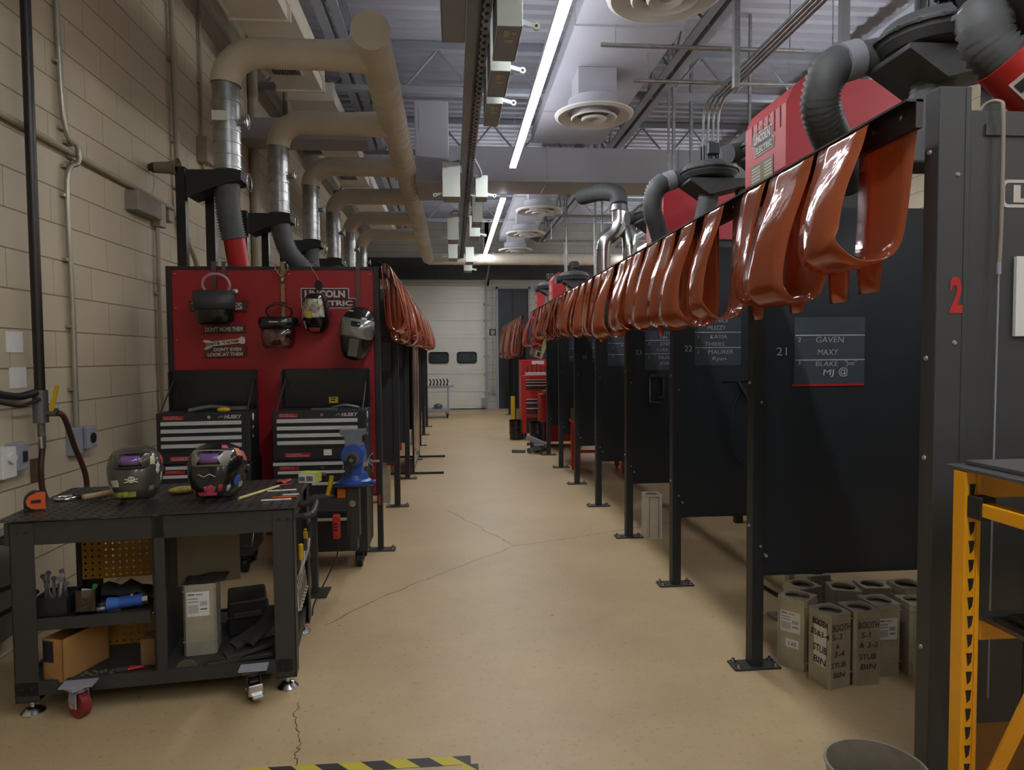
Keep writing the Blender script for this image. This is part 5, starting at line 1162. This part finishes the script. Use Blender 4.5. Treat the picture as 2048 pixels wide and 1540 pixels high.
# ================================================================== TOOL CHESTS
def chest(label, cab_label, loc, rz, sticker=False, W_=.70):
    t = T('tool_chest', label, 'tool chest', (loc[0], loc[1], .855), rz, 'open lid tool chests')
    B().box(0, W_, 0, .36, 0, .385).build('case', BLK, t, bevel=.006)
    B().box(.0, W_, .35, .365, .385, .70).box(0, .012, .30, .36, .385, .69).box(W_-.012, W_, .30, .36, .385, .69).build('lid', mat('glossy_black_lid', '17181a', .25, 0, .1, 3), t, bevel=.004)
    B().cyl((.025, .02, .385), (.03, .34, .62), .006, n=8).build('lid_strut', CHAR, t); B().cyl((W_-.025, .02, .385), (W_-.03, .34, .62), .006, n=8).build('lid_strut', CHAR, t)
    zs = [.345-.0, .285, .225, .165]
    for i, z in enumerate((.268, .212, .156, .10)):
        d_ = B().box(.025, W_-.05, -.006, 0, z, z+.052).build('drawer', BLK, t, bevel=.002)
        B().box(.035, W_-.06, -.022, -.006, z+.026, z+.055).build('pull', ALU, d_, bevel=.003)
    d_ = B().box(.025, W_-.05, -.006, 0, .012, .095).build('drawer', BLK, t, bevel=.002)
    B().box(.09, .28, -.008, -.006, .03, .062).build('red_label', STKR, d_)
    text('FULL EXTENSION', (.105, -.009, .053), .008, .11, LETT, d_, 'label_print', align='LEFT'); text('50 LB RATED DRAWERS', (.105, -.009, .039), .009, .16, LETT, d_, 'label_print', align='LEFT', bold=.03)
    if sticker: B().box(.38, .44, -.008, -.006, .04, .085).build('white_label', PAPER, d_)
    B().box(.045, .19, -.003, 0, .335, .365).build('red_label', STKR, t)
    text('2,330 CUBIC IN.', (.055, -.004, .356), .008, .10, LETT, t, 'label_print', align='LEFT'); text('STEEL BALL BEARING', (.055, -.004, .343), .007, .125, LETT, t, 'label_print', align='LEFT')
    B().cyl((.37, -.008, .352), (.37, 0, .352), .012, n=14).build('lock', SILV, t)
    text('HUSKY', (W_-.12, -.003, .352), .026, .125, LETT, t, 'logo_lettering', bold=.05, shear=.2); B().tube([(W_-.225, -.002, .345), (W_-.205, -.002, .36), (W_-.2, -.002, .347), (W_-.19, -.002, .358)], .002, 5).build('logo_mark', LETT, t)
    B().cyl((W_+.003, .12, .34), (W_, .12, .34), .03, n=20).build('oval_sticker', PAPER, t); B().box(W_, W_+.002, .1, .14, .25, .27).box(W_, W_+.002, .1, .13, .18, .2).build('side_print', LETT, t)
    c = T('tool_cabinet', cab_label, 'tool cabinet', (loc[0], loc[1], 0), rz, 'rolling tool cabinets')
    B().box(0, W_, 0, .44, .14, .845).box(-.02, W_+.01, -.01, .45, .845, .853).build('case', BLK, c, bevel=.006)
    B().box(.0, W_-.01, -.016, 0, .82, .845).build('top_edge', ALU, c, bevel=.003)
    for z0, z1 in ((.70, .78), (.58, .69), (.42, .57), (.20, .41)):
        d_ = B().box(.025, W_-.05, -.006, 0, z0, z1).build('drawer', BLK, c, bevel=.002)
        B().box(.035, W_-.06, -.022, -.006, z1-.024, z1-.002).build('pull', ALU, d_, bevel=.003)
    B().box(.045, .19, -.003, 0, .785, .812).build('red_label', STKR, c); B().box(.06, .25, -.009, -.006, .63, .66).build('red_label', STKR, c)
    text('2,330 CUBIC IN.', (.055, -.004, .805), .008, .10, LETT, c, 'label_print', align='LEFT'); text('FULL EXTENSION', (.075, -.010, .645), .009, .15, LETT, c, 'label_print', align='LEFT')
    B().cyl((.37, -.008, .80), (.37, 0, .80), .012, n=14).build('lock', SILV, c); text('HUSKY', (W_-.12, -.003, .80), .026, .125, LETT, c, 'logo_lettering', bold=.05, shear=.2)
    for x in (.07, W_-.07):
        for y in (.07, .37): caster(c, x, y, .14, .055, RUB, BLK)
    return t
chest('black tool chest with open lid and white oval sticker, left of the pair', 'black rolling cabinet under the left open tool chest', (-2.19, 5.24), .09, False, .66)
chest('black tool chest with open lid right behind the blue vise', 'black rolling cabinet under the right tool chest behind the vise', (-1.375, 5.33), .012, True)
t = D.objects['tool_chest.001']
B().box(.37, .44, .344, .35, .42, .47).build('yellow_label', YLW, t); B().box(.38, .43, .342, .344, .455, .463).box(.385, .42, .342, .344, .435, .445).build('label_print', INK, t)
t = T('loose_tools', 'grey and yellow hand tools heaped in the open left tool chest', 'tools', (-2.0, 5.36, 1.24), .09)
B().tube(spline([(0, 0, .01), (.15, .02, .035), (.3, 0, .02)]), .02, 8).box(.2, .42, .02, .07, .01, .035).build('grey_tools', WALLB, t); B().sphere((.26, -.04, .015), .03, sc=(1.7, .8, .6)).build('yellow_cloth', YLW, t)
t = T('loose_tools', 'flat silver tool lying across the open right tool chest', 'tools', (-1.1, 5.42, 1.24), 0)
B().box(0, .2, 0, .03, .0, .012).tube(spline([(.15, .05, .01), (.25, .04, .03), (.36, .05, .01)]), .012, 8).build('grey_tools', WALLB, t)

# ================================================================== THINGS ON THE RED PANEL
PY = 5.815
def strap(label, x, z0, z1, w_=.028, m=LEATH):
    t = tag(B().box(-w_/2, w_/2, -.004, 0, z0-z1, .03).box(-w_/2, w_/2, -.004, .06, .03, .034).build('hanging_strap', m), label, 'strap'); t.location = (x, PY, z1); return t
strap('grey brown webbing strap over the panel top holding the pink banded helmet, left of two', -1.94, 2.2, 2.405, .035); strap('short grey strap beside the one holding the pink banded helmet', -1.86, 2.3, 2.405, .03)
strap('long grey strap holding the silver visored helmet', -.78, 2.02, 2.405, .03)
t = T('antler_hook', 'brass coloured deer head hook strap over the red panel', 'hook', (-1.39, PY, 2.405))
B().box(-.015, .015, -.006, 0, -.44, .03).box(-.015, .015, -.006, .06, .03, .034).build('brass_strap', mat('aged_brass', '9a8468', .35, .8, .15, 20), t)
b = B().sphere((0, -.02, -.12), .018, sc=(.9, 1, 1.7))
for s_ in (-1, 1):
    b.tube(spline([(s_*.008, -.02, -.09), (s_*.03, -.03, -.06), (s_*.05, -.03, -.02), (s_*.045, -.03, .01)]), .004, 6).tube([(s_*.03, -.03, -.06), (s_*.02, -.03, -.02)], .0035, 6).tube([(s_*.045, -.03, -.04), (s_*.065, -.03, -.03)], .0035, 6).tube([(s_*.015, -.02, -.1), (s_*.035, -.02, -.098)], .005, 6)
b.build('deer_head', mat('aged_brass', '9a8468'), t)
tag(B().tube(spline([(.0, .02, .0), (-.01, -.01, .03), (-.04, -.01, .01), (-.04, -.015, -.02), (0, -.02, -.08), (.02, -.02, -.14), (.02, -.02, -.2)]), .003, 6).build('wire_hook', mat('pink_wire', 'b08078', .4, .3)), 'thin pinkish wire hook holding the stickered helmet', 'hook').location = (-1.11, PY, 2.40)
def hel(label, loc, rot, *a, **k): return helmet(label, loc, rot, *a, group='helmets hung on the red panel', **k)
# 1: black, headband up front
t = T('welding_helmet', 'black welding helmet with a pink headband hanging at the left of the red panel', 'helmet', (-1.88, 5.66, 1.91), 0, 'helmets hung on the red panel')
B().grid(shell([(0, .10, .09, 0), (.03, .14, .115, 0), (.1, .148, .125, 0), (.2, .15, .125, 0), (.26, .152, .12, .01)], 1.6)).build('shell', GLOSSB, t, solid=.005)
B().grid(shell([(.12, .155, .135, 0), (.18, .163, .14, 0), (.27, .16, .13, 0)], 1.45)).build('brow_band', mat('dark_grey_band', '3a3c3c', .5), t, solid=.005)
B().tube([(.105*math.cos(q), .02-.02*math.sin(q), .325+.085*math.sin(q)) for q in [2*PI*i/30 for i in range(30)]], .012, 8, closed=True).build('headband', PINK, t)
B().cyl((.15, -.02, .27), (.175, -.03, .27), .015).build('knob', WHT, t)
# 2: black brow with clear face shield
t = T('face_shield', 'clear face shield with a glossy black brow guard on the red panel', 'face shield', (-1.395, 5.67, 1.72), .1, 'helmets hung on the red panel')
B().grid(shell([(.15, .12, .125, 0), (.165, .14, .14, 0), (.2, .152, .145, 0), (.235, .15, .14, 0), (.25, .146, .13, .0)], 1.6)).build('brow_guard', GLOSSB, t, solid=.006)
B().grid(shell([(0, .10, .11, 0), (.03, .122, .125, 0), (.1, .132, .132, 0), (.18, .136, .136, 0)], 1.5)).build('clear_visor', CLEAR, t, solid=.002)
B().tube([(.1*math.cos(q), .04-.04*math.sin(q), .30+.06*math.sin(q)) for q in [2*PI*i/24 for i in range(24)]], .009, 6, closed=True).tube([(-.05, .05, .37), (.05, .05, .37)], .012, 6).build('headband', mat('dark_red_band', '4a2024', .5), t)
B().cyl((.145, 0, .2), (.17, 0, .2), .02).build('knob', RUB, t)
tag(B().box(-.035, .035, -.001, 0, -.004, .004).build('brand_print', LETT), 'tiny pale printed line on the brow of the clear face shield', 'print').location = (-1.41, 5.519, 1.938)
bp_ = D.objects['brand_print']; bp_.parent = t; bp_.location = (-.02, -.1475, .21)
for kx in ('label', 'category'): del bp_[kx]
# 3: stickered helmet hanging upside down
h3 = hel('sticker covered black welding helmet hanging beside the white logo', (-1.10, 5.68, 2.165), (-.1, PI, 0), GLOSSB, None, None, stickers=[
    (.0, .10, .2, .13, mat('crowded_stickers', '8a8676', .5, 0, .75, 45), 'r'), (.25, .145, .05, .05, YLW, 'r'), (-.55, .06, .05, .05, SKULL, 'o'), (-.5, .13, .045, .05, SKULL, 'o'), (.15, .06, .05, .05, SKULL, '*'), (-.1, .15, .05, .03, SKULL, 'r'), (-.1, .05, .045, .03, SKULL, '*'), (1.0, .12, .05, .12, SKULL, 'r'), (.0, .255, .10, .03, S1, 'r'), (.6, .13, .03, .05, SKULL, 'o'), (.75, .22, .04, .06, SKULL, 'r')])
h3.scale = (.87, .9, 1.12)
B().cyl((-.03, -.02, -.06), (-.03, .02, -.06), .035, n=20).build('ratchet_knob', RUB, h3)
# 4: silver visor helmet
h4 = hel('black welding helmet with a raised silver visor, rightmost on the red panel', (-.80, 5.655, 1.635), (.06, .16, .0), GLOSSB, None, None, stickers=[(-.6, .20, .035, .045, SKULL, 'o'), (.35, .22, .045, .035, SKULL, 'r')])
h4.scale = (1.12, 1., 1.45)
V = mat('smoky_silver_visor', '8f908c', .22, .6, .2, 15)
B().grid(shell([(.12, .115, .165, 0), (.135, .122, .170, 0), (.18, .126, .168, 0), (.225, .122, .152, 0)], 1.25)).build('visor', V, h4, solid=.004)
B().grid(shell([(.185, .08, .172, 0), (.212, .078, .164, 0)], .7, n=10)).build('visor_window', DGLS, h4, solid=.002)
B().box(-.028, .036, -.162, -.150, .02, .12).build('grey_stripe', mat('grey_panel_stripe', '57554c', .5), h4, bevel=.002)
B().prism([(0, -.03), (.012, -.005), (.035, .012), (.018, .0), (.01, -.02), (0, .006), (-.01, -.02), (-.018, .0), (-.035, .012), (-.012, -.005)], 'Y', -.180, -.176, Matrix.Translation((0, 0, .165))).build('eagle_sticker', SKULL, h4)
B().box(-.06, -.03, -.166, -.15, .262, .268).build('brand_print', LETT, h4)
# signs
def sign(label, x, z, w_, h_, lines, tilt=0., m=SIGNB):
    t = T('tin_sign', label, 'sign', (x, PY, z), 0, 'tin signs on the red panel', (0, tilt, 0))
    nn = 6; pts = [(-w_/2, -h_/2), (w_/2-.0, -h_/2), (w_/2-.012, -h_/4), (w_/2, 0), (w_/2-.012, h_/4), (w_/2, h_/2), (-w_/2, h_/2), (-w_/2+.012, h_/4), (-w_/2, 0), (-w_/2+.012, -h_/4)]
    B().prism(pts, 'Y', -.008, 0).build('plate', m, t, bevel=.002)
    for s, dx, dz, h, W in lines: text(s, (dx, -.0085, dz), h, W, LETT, t, 'sign_lettering', bold=.04)
    return t
sign('upper brown tin sign half hidden behind the black helmet, reading ES', -1.91, 2.075, .46, .085, [('ES', .155, -.0, .052, .075), ('T', -.195, 0, .052, .03)])
sign('middle brown tin sign reading DON\'T MOVE THEM', -1.868, 1.885, .345, .06, [("DON'T MOVE THEM", 0, 0, .034, .30)], -.02)
sign('lowest brown tin sign reading DON\'T EVEN LOOK AT THEM', -1.863, 1.700, .345, .085, [("DON'T EVEN", .02, .019, .026, .22), ('LOOK AT THEM', 0, -.021, .026, .28)], -.02, mat('reddish_tin_sign', '59302a', .5, .2, .2, 15))
t = T('wrench_sign', 'silver wrench shaped metal sign hung above the lowest tin sign', 'sign', (-1.87, PY, 1.775), 0, None, (0, -.12, 0))
pts = [(-.17, .03), (-.15, .042), (-.12, .035), (-.09, .02), (.12, .02), (.14, .032), (.165, .026), (.172, .0), (.165, -.026), (.14, -.032), (.12, -.02), (-.09, -.02), (-.12, -.035), (-.15, -.042), (-.17, -.03), (-.14, -.012), (-.14, .012)]
B().prism(pts, 'Y', -.01, -.001).build('wrench_plate', SILV, t, bevel=.002)
for s, x, W in (("DON'T", -.1, .07), ('B', -.045, .02), ('T', .0, .02), ('H', .035, .02), ('THEM', .085, .06)): text(s, (x, -.011, 0), .022, W, INK, t, 'sign_lettering', bold=.04)

# ================================================================== RIGHT FLOOR: ELECTRODE CANS
LBL = (.02, .125, .19, .30)
can('steel electrode can with a white label nearest the booth 21 post', (1.70, 3.435, 0), -.87, .155, .15, .37, None, LBL).scale = (1, 1, 1)
B().box(.05, .12, -.004, -.0015, .11, .155).build('tape_tag', PAPER, D.objects['electrode_can.001'])
text('1.65', (.085, -.0045, .132), .02, .04, INK, D.objects['electrode_can.001'], 'marker_writing', shear=.1)
can('frontmost steel can marked BOOTH S-3, 3-4 STUB BIN', (1.815, 3.125, 0), .24, .142, .15, .37, {'front': [('BOOTH', .07, .305, .034, .11), ('S-3', .045, .26, .028, .06), ('&', .05, .215, .024, .018), ('3-4', .06, .175, .028, .06), ('STUB', .055, .12, .026, .09), ('BIN', .06, .07, .028, .07)],
     'side': [('BOOTH', .06, .315, .03, .1), ('S5&3-4', .06, .26, .028, .12), ('STUB', .06, .185, .034, .09), ('BIN', .06, .125, .034, .08)]})
cc = D.objects['electrode_can.002']; B().box(-.002, -.0012, .02, .1, .1, .3).build('torn_label', PAPER, cc)
can('steel can marked BOOTH S-1, 3-2 STUB BIN right of the frontmost can', (1.962, 3.155, 0), .05, .145, .15, .37, {'front': [('BOOTH', .075, .305, .032, .11), ('S-1', .06, .255, .028, .05), ('& 3-2', .075, .205, .026, .1), ('STUB', .07, .145, .028, .09), ('BIN', .075, .095, .028, .08)]})
can('steel can with a white label right of the one marked S-1', (2.115, 3.235, 0), .03, .15, .15, .37, None, LBL)
for i, (x, y, rz, lb) in enumerate([(1.87, 3.50, .25, 'plain steel can behind the frontmost marked can'), (2.03, 3.47, -.25, 'plain steel can behind the one marked S-1'), (2.22, 3.48, -.1, 'plain steel can behind the right hand labelled can'), (2.30, 3.22, -.05, 'rightmost steel can beside the grey post'), (2.02, 3.70, .1, 'hindmost steel can deep under the booth 21 panel'), (2.42, 3.45, .05, 'half hidden steel can at the far right of the can group')]):
    can(lb, (x, y, 0), rz, .15, .15, .37)
can('lone white steel can standing on the floor beside the booth 23 post', (1.70, 5.90, 0), 0, .15, .15, .40, None, None, False, mat('whitish_can', 'e8e4da', .5, 0, .06, 8))
D.objects['electrode_can.011']
b = B().box(.03, .035, -.002, 0, .02, .38).box(.115, .12, -.002, 0, .02, .38).box(.03, .12, -.002, 0, .375, .38); b.build('pressed_seam', STEELP, D.objects['electrode_can.011'])
can('steel can on the floor behind the red panel foot', (-.86, 7.72, 0), .1, .15, .15, .40)
can('steel can farther along the left booths', (-.80, 12.9, 0), 0, .18, .18, .5)
for i, (x, y, z) in enumerate([(1.75, 14.0, 0), (1.8, 15.2, 0)]): can(('tall steel can at the foot of the far right booths', 'second tall steel can at the foot of the far right booths')[i], (x, y, z), 0, .16, .16, .5)
t = T('cable_on_floor', 'black cables and hose lying under the booth 21 panel', 'cable', (2.3, 3.9, 0))
B().tube(spline([(-.15, .8, .012), (-.1, .4, .012), (.0, .2, .02), (.3, .1, .03), (.4, -.1, .02)]), .012, 8).tube(spline([(0, .1, .03), (.1, .0, .12), (.25, .05, .2), (.35, .1, .05)]), .018, 8).build('cable_run', RUB, t)
t = T('floor_bracket', 'grey plate bracket standing behind the electrode cans', 'bracket', (2.1, 4.05, 0))
B().box(-.13, .13, -.06, .06, 0, .012).box(-.03, .03, -.03, .03, .012, .35).build('plate', STEELP, t)
# ================================================================== YELLOW RACK
RK = T('steel_rack', 'yellow steel rack bench with slotted upright at the right edge', 'rack', (1.462, 1.85, 0))
b = B().box(0, .012, -.026, .022, .0, 1.305).box(.012, .038, -.023, .022, 0, 1.305).box(.038, .05, -.026, .022, 0, 1.305)
up = b.build('upright', YEL, RK, bevel=.002)
sl = B(); z = 1.27
while z > .05:
    sl.prism([(.015, z), (.033, z), (.029, z-.028), (.020, z-.038)], 'Y', -.0245, -.023); z -= .055
sl.build('slot', INK, up)
B().box(0, .07, -.9, -.86, 0, 1.305).build('upright', YEL, RK, bevel=.002)
B().box(.012, .05, -.86, -.04, 1.185, 1.225).build('side_beam', YEL, RK, bevel=.004); B().box(.006, .056, -.075, -.0245, 1.175, 1.24).build('beam_bracket', BLK, RK, bevel=.004)
Mb = Matrix.Translation((.05, -.0, .0))
B().tube([(.03, .0, .19), (.03, -.42, 1.2)], .022, 4, smooth=False).build('diagonal_brace', YEL, RK)
B().box(.051, 1.6, -.01, .03, 1.225, 1.30).box(.075, 1.6, -.0, .03, .80, .86).build('cross_beam', YEL, RK, bevel=.004)
B().box(.0, 1.6, -.86, .06, 1.307, 1.317).build('top_plate', WALLB, RK, bevel=.002); B().box(.05, 1.6, -.8, .04, 1.318, 1.33).build('top_plate', mat('grey_plate', '6a6a68', .45, .5, .15, 6), RK, bevel=.002)
B().box(.075, 1.6, -.86, .03, .863, .876).build('shelf', WALLB, RK)
t = tag(B().box(0, 1.2, -.55, .0, 0, .016).box(.02, 1.2, -.5, -.03, .016, .034).build('folded_mat', RUB, bevel=.006), 'flat dark sheets lying on the middle shelf of the yellow rack', 'sheets'); t.location = (1.53, 1.80, .877)
t = tag(B().box(0, .6, 0, .3, 0, .42).build('storage_box', CARD, bevel=.004), 'brown box on the floor behind the yellow rack', 'box'); t.location = (1.86, 2.25, 0)
# bucket
t = T('steel_pail', 'round steel bucket at the bottom edge in front of the grey post', 'bucket', (1.315, 1.99, 0))
B().lathe([(.0001, .004), (.125, .0), (.13, .01), (.146, .34), (.152, .345), (.152, .352), (.144, .352), (.126, .012), (.0001, .012)], 40).build('pail_body', mat('dull_steel_pail', 'a39d8f', .35, .5, .2, 10), t)
t_ = B().box(-.11, .11, -.02, .02, .012, .03)
# floor tape
t = tag(B().box(-.9, .0, -.03, .03, 0, .0012).box(-.035, .03, -.6, -.03, 0, .0012).build('floor_tape', hazard_mat()), 'yellow and black striped tape strip stuck on the floor at the bottom edge', 'tape'); t.location = (.055, 2.725, .001)

# ================================================================== FAR RIGHT: RED CABINETS, PAILS, SCRAP
t = T('tool_chest', 'red roller tool chest with open lid in the gap of the right booths', 'tool chest', (1.335, 13.25, 0))
B().box(0, .8, 0, .5, .12, 1.26).box(0, .8, .4, .5, 1.26, 1.56).box(0, .03, 0.02, .45, 1.26, 1.50).build('case', REDC, t, bevel=.008)
for z0, z1 in ((1.14, 1.18), (1.08, 1.13), (.98, 1.07), (.74, .80), (.64, .73), (.50, .62)):
    d_ = B().box(.09, .76, -.008, 0, z0, z1).build('drawer', mat('dark_drawer', '3a3030', .4), t); B().box(.09, .76, -.022, -.008, z1-.016, z1).build('pull', ALU, d_)
B().box(.09, .76, -.006, 0, .14, .44).build('open_bay', BLK, t); B().box(.25, .5, .394, .4, 1.47, 1.54).build('white_label', PAPER, t)
B().box(.1, .78, .02, .36, 1.26, 1.31).build('white_tray', WHT, t)
for x in (.08, .7): caster(t, x, .08, .12, .05, RUB, BLK)
for i in range(7):
    o = tag(B().tube([(0, 0, 0), (.01, 0, .1+.02*(i % 3))], .012, 6).sphere((.01, 0, .12+.02*(i % 3)), .018, 8).build('hand_tool', CHAR), ['first', 'second', 'third', 'fourth', 'fifth', 'sixth', 'last'][i]+' dark hand tool from the left standing in the open red chest', 'tool', 'tools in the open red chest'); o.location = (1.335+.14+.09*i, 13.45, 1.31)
t = T('tool_cabinet', 'narrow red cabinet in front of the red roller chest', 'tool cabinet', (1.56, 12.1, 0))
B().box(0, .8, 0, .45, .1, .95).build('case', REDC, t, bevel=.008); B().box(-.004, 0, .05, .4, .15, .5).box(-.004, 0, .05, .4, .55, .8).build('side_panel', mat('deep_red', '8e1d1b', .4), t)
for x in (.07, .7): caster(t, x, .1, .1, .045, RUB, BLK)
tag(B().sphere((0, 0, .04), .05, sc=(1.4, 1, .8)).build('rag_bundle', mat('pinkish_cloth', 'b08a80', .8)), 'pinkish rag bundle on the narrow red cabinet', 'rag').location = (1.66, 12.2, .95)
def pail(label, x, y, r, h):
    t = T('black_pail', label, 'pail', (x, y, 0)); B().lathe([(.0001, .0), (r*.93, 0), (r*.97, h*.3), (r*.98, h*.32), (r*.97, h*.35), (r, h*.97), (r*1.04, h*.97), (r*1.04, h), (r*.98, h), (r*.9, .02), (.0001, .02)], 28).build('pail_body', GLOSSB, t)
    b = B()
    for z in (.35, .65): b.lathe([(r*.99, h*z-.008), (r*1.02, h*z), (r*.99, h*z+.008)], 28)
    b.build('pail_rib', GLOSSB, t); return t
pail('plain black pail standing left of the red roller chest', 1.24, 13.35, .145, .38)
pail('ribbed black pail with a white scrawl behind the scrap pile', 1.50, 12.05, .15, .46)
text('TUESL', (0, -.156, .12), .045, .2, CHALK, D.objects['black_pail.001'], 'chalk_writing')
r3 = random.Random(3)
for i in range(14):
    x = 1.28+r3.uniform(-.0, .28); y = 11.45+r3.uniform(-.15, .15); L_ = r3.uniform(.14, .26)
    o = tag(B().box(-L_/2, L_/2, -.03, .03, -.006, .006).box(-L_/2, L_/2, -.03, -.022, -.006, .03).build('scrap_offcut', WALLB if i % 3 else mat('rusty_offcut', '5a5044', .6, .4, .3, 15)), 'short angle iron offcut in the low scrap pile by the last booth post', 'scrap', 'offcuts in the scrap pile')
    o.location = (x, y, .03+.012*i*.6); o.rotation_euler = (r3.uniform(-.3, .3), r3.uniform(-.5, .5), r3.uniform(0, 3))
o = tag(B().box(-.11, .11, -.04, .04, 0, .05).build('scrap_offcut', WALLB, bevel=.004), 'single scrap bar lying apart left of the scrap pile', 'scrap'); o.location = (1.10, 11.5, .0); o.rotation_euler = (0, 0, -.3)
o = tag(B().box(-.2, .2, -.05, .05, -.04, .04).build('scrap_channel', STEELP, bevel=.004), 'long grey channel piece leaning on top of the scrap pile', 'scrap'); o.location = (1.43, 11.62, .17); o.rotation_euler = (0, .42, -.1)
t = T('hanging_canister', 'tilted silver canister hanging from the far end of the right rail', 'canister', (1.53, 12.55, 1.62), 0, None, (0, .35, 0))
B().lathe([(.0001, 0), (.12, 0), (.13, .02), (.13, .1), (.135, .11), (.13, .12), (.13, .22), (.135, .23), (.13, .24), (.13, .34), (.11, .36), (.0001, .36)], 24).build('canister_body', SILV, t); B().tube([(0, 0, .36), (.02, 0, .55)], .01, 6).build('hook', WALLB, t)
tag(B().box(0, .1, 0, .01, 0, .28).build('hi_vis_tag', mat('lime_yellow', 'b9c23a', .6)), 'lime yellow tag hanging beside the silver canister', 'tag').location = (1.72, 12.3, 1.70)
# red / orange welding stand
t = T('welding_stand', 'orange red steel stand with an angled leg inside the booth past number 25', 'stand', (1.66, 9.2, 0))
B().box(0, .75, 0, .5, .70, .74).build('stand_top', ORNG, t, bevel=.004)
for x, y in ((.02, .02), (.66, .02), (.02, .42), (.66, .42)): B().box(x, x+.06, y, y+.06, .05, .70).cyl((x+.03, y+.03, 0), (x+.03, y+.03, .06), .02).build('leg', ORNG, t, bevel=.003)
B().box(.02, .72, .03, .05, .3, .34).build('stretcher', ORNG, t)
tag(B().box(0, .26, 0, .15, 0, .16).build('anvil_block', mat('sooty_block', '6a665c', .7, 0, .35, 25, .3, 40), bevel=.01), 'sooty grey block on top of the orange red stand', 'block').location = (1.66, 9.40, .741)
# welding tables inside the right and left booths
for k in (5, 7):
    y = RP[k]-.95 if k < 7 else RP[k]-.9
    t = T('welding_table', 'red welding table deep inside the right booth before the '+['', 'post of booth 21', 'post of booth 22', 'post of booth 23', 'post after booth 23', 'post of booth 25', '', 'last post'][k], 'table', (2.75, y, 0), 0, 'red tables in the right booths')
    B().box(0, .7, 0, .6, .72, .74).box(0, .7, 0, .6, .25, .27).build('table_top', REDC, t)
    for x, yy in ((.01, .01), (.64, .01), (.01, .54), (.64, .54)): B().box(x, x+.05, yy, yy+.05, 0, .72).build('leg', REDC, t)
for k in range(0, 5):
    t = T('welding_table', 'red welding table inside the '+ORD[k]+' left booth', 'table', (-1.75, LP[k]+.6, 0), 0, 'red tables in the left booths')
    B().box(0, .85, 0, .6, .72, .74).box(0, .85, 0, .6, .2, .3).build('table_top', REDC, t)
    for x, yy in ((.01, .01), (.79, .01), (.01, .54), (.79, .54)): B().box(x, x+.05, yy, yy+.05, 0, .72).build('leg', REDC, t)
# utility cart
t = T('utility_cart', 'grey two shelf utility cart with black fixtures before the garage door', 'cart', (-.95, 18.1, 0))
B().box(0, .86, 0, .5, .80, .86).build('cart_shelf', STEELP, t, bevel=.006); B().box(0, .86, 0, .5, .16, .24).build('cart_shelf', STEELP, t, bevel=.006)
for x in (.01, .80):
    for y in (.01, .44): B().box(x, x+.04, y, y+.04, .12, .82).build('cart_post', STEELP, t)
B().tube(spline([(.86, .05, .83), (.95, .05, .85), (.95, .45, .85), (.86, .45, .83)]), .018, 8).build('cart_handle', STEELP, t)
for x in (.06, .8):
    for y in (.07, .43): caster(t, x, y, .13, .06, RUB, BLK)
for i in range(6):
    o = tag(B().box(-.02, .02, -.02, .02, 0, .05).tube([(0, 0, .04), (.02, 0, .12), (-.02, 0, .18)], .018, 8).build('clamp_fixture', RUB), ['leftmost', 'second', 'third', 'fourth', 'fifth', 'rightmost'][i]+' black clamp fixture standing on the grey cart', 'clamp', 'black fixtures on the cart'); o.location = (-.55+.09*i-.05, 18.3, .86)
tag(B().sphere((0, 0, .07), .08, sc=(1.5, 1, .9)).box(-.15, .1, -.05, .05, 0, .04).build('grinder_machine', WALLB), 'grey machine lump on the lower shelf of the grey cart', 'machine').location = (-.4, 18.3, .24)
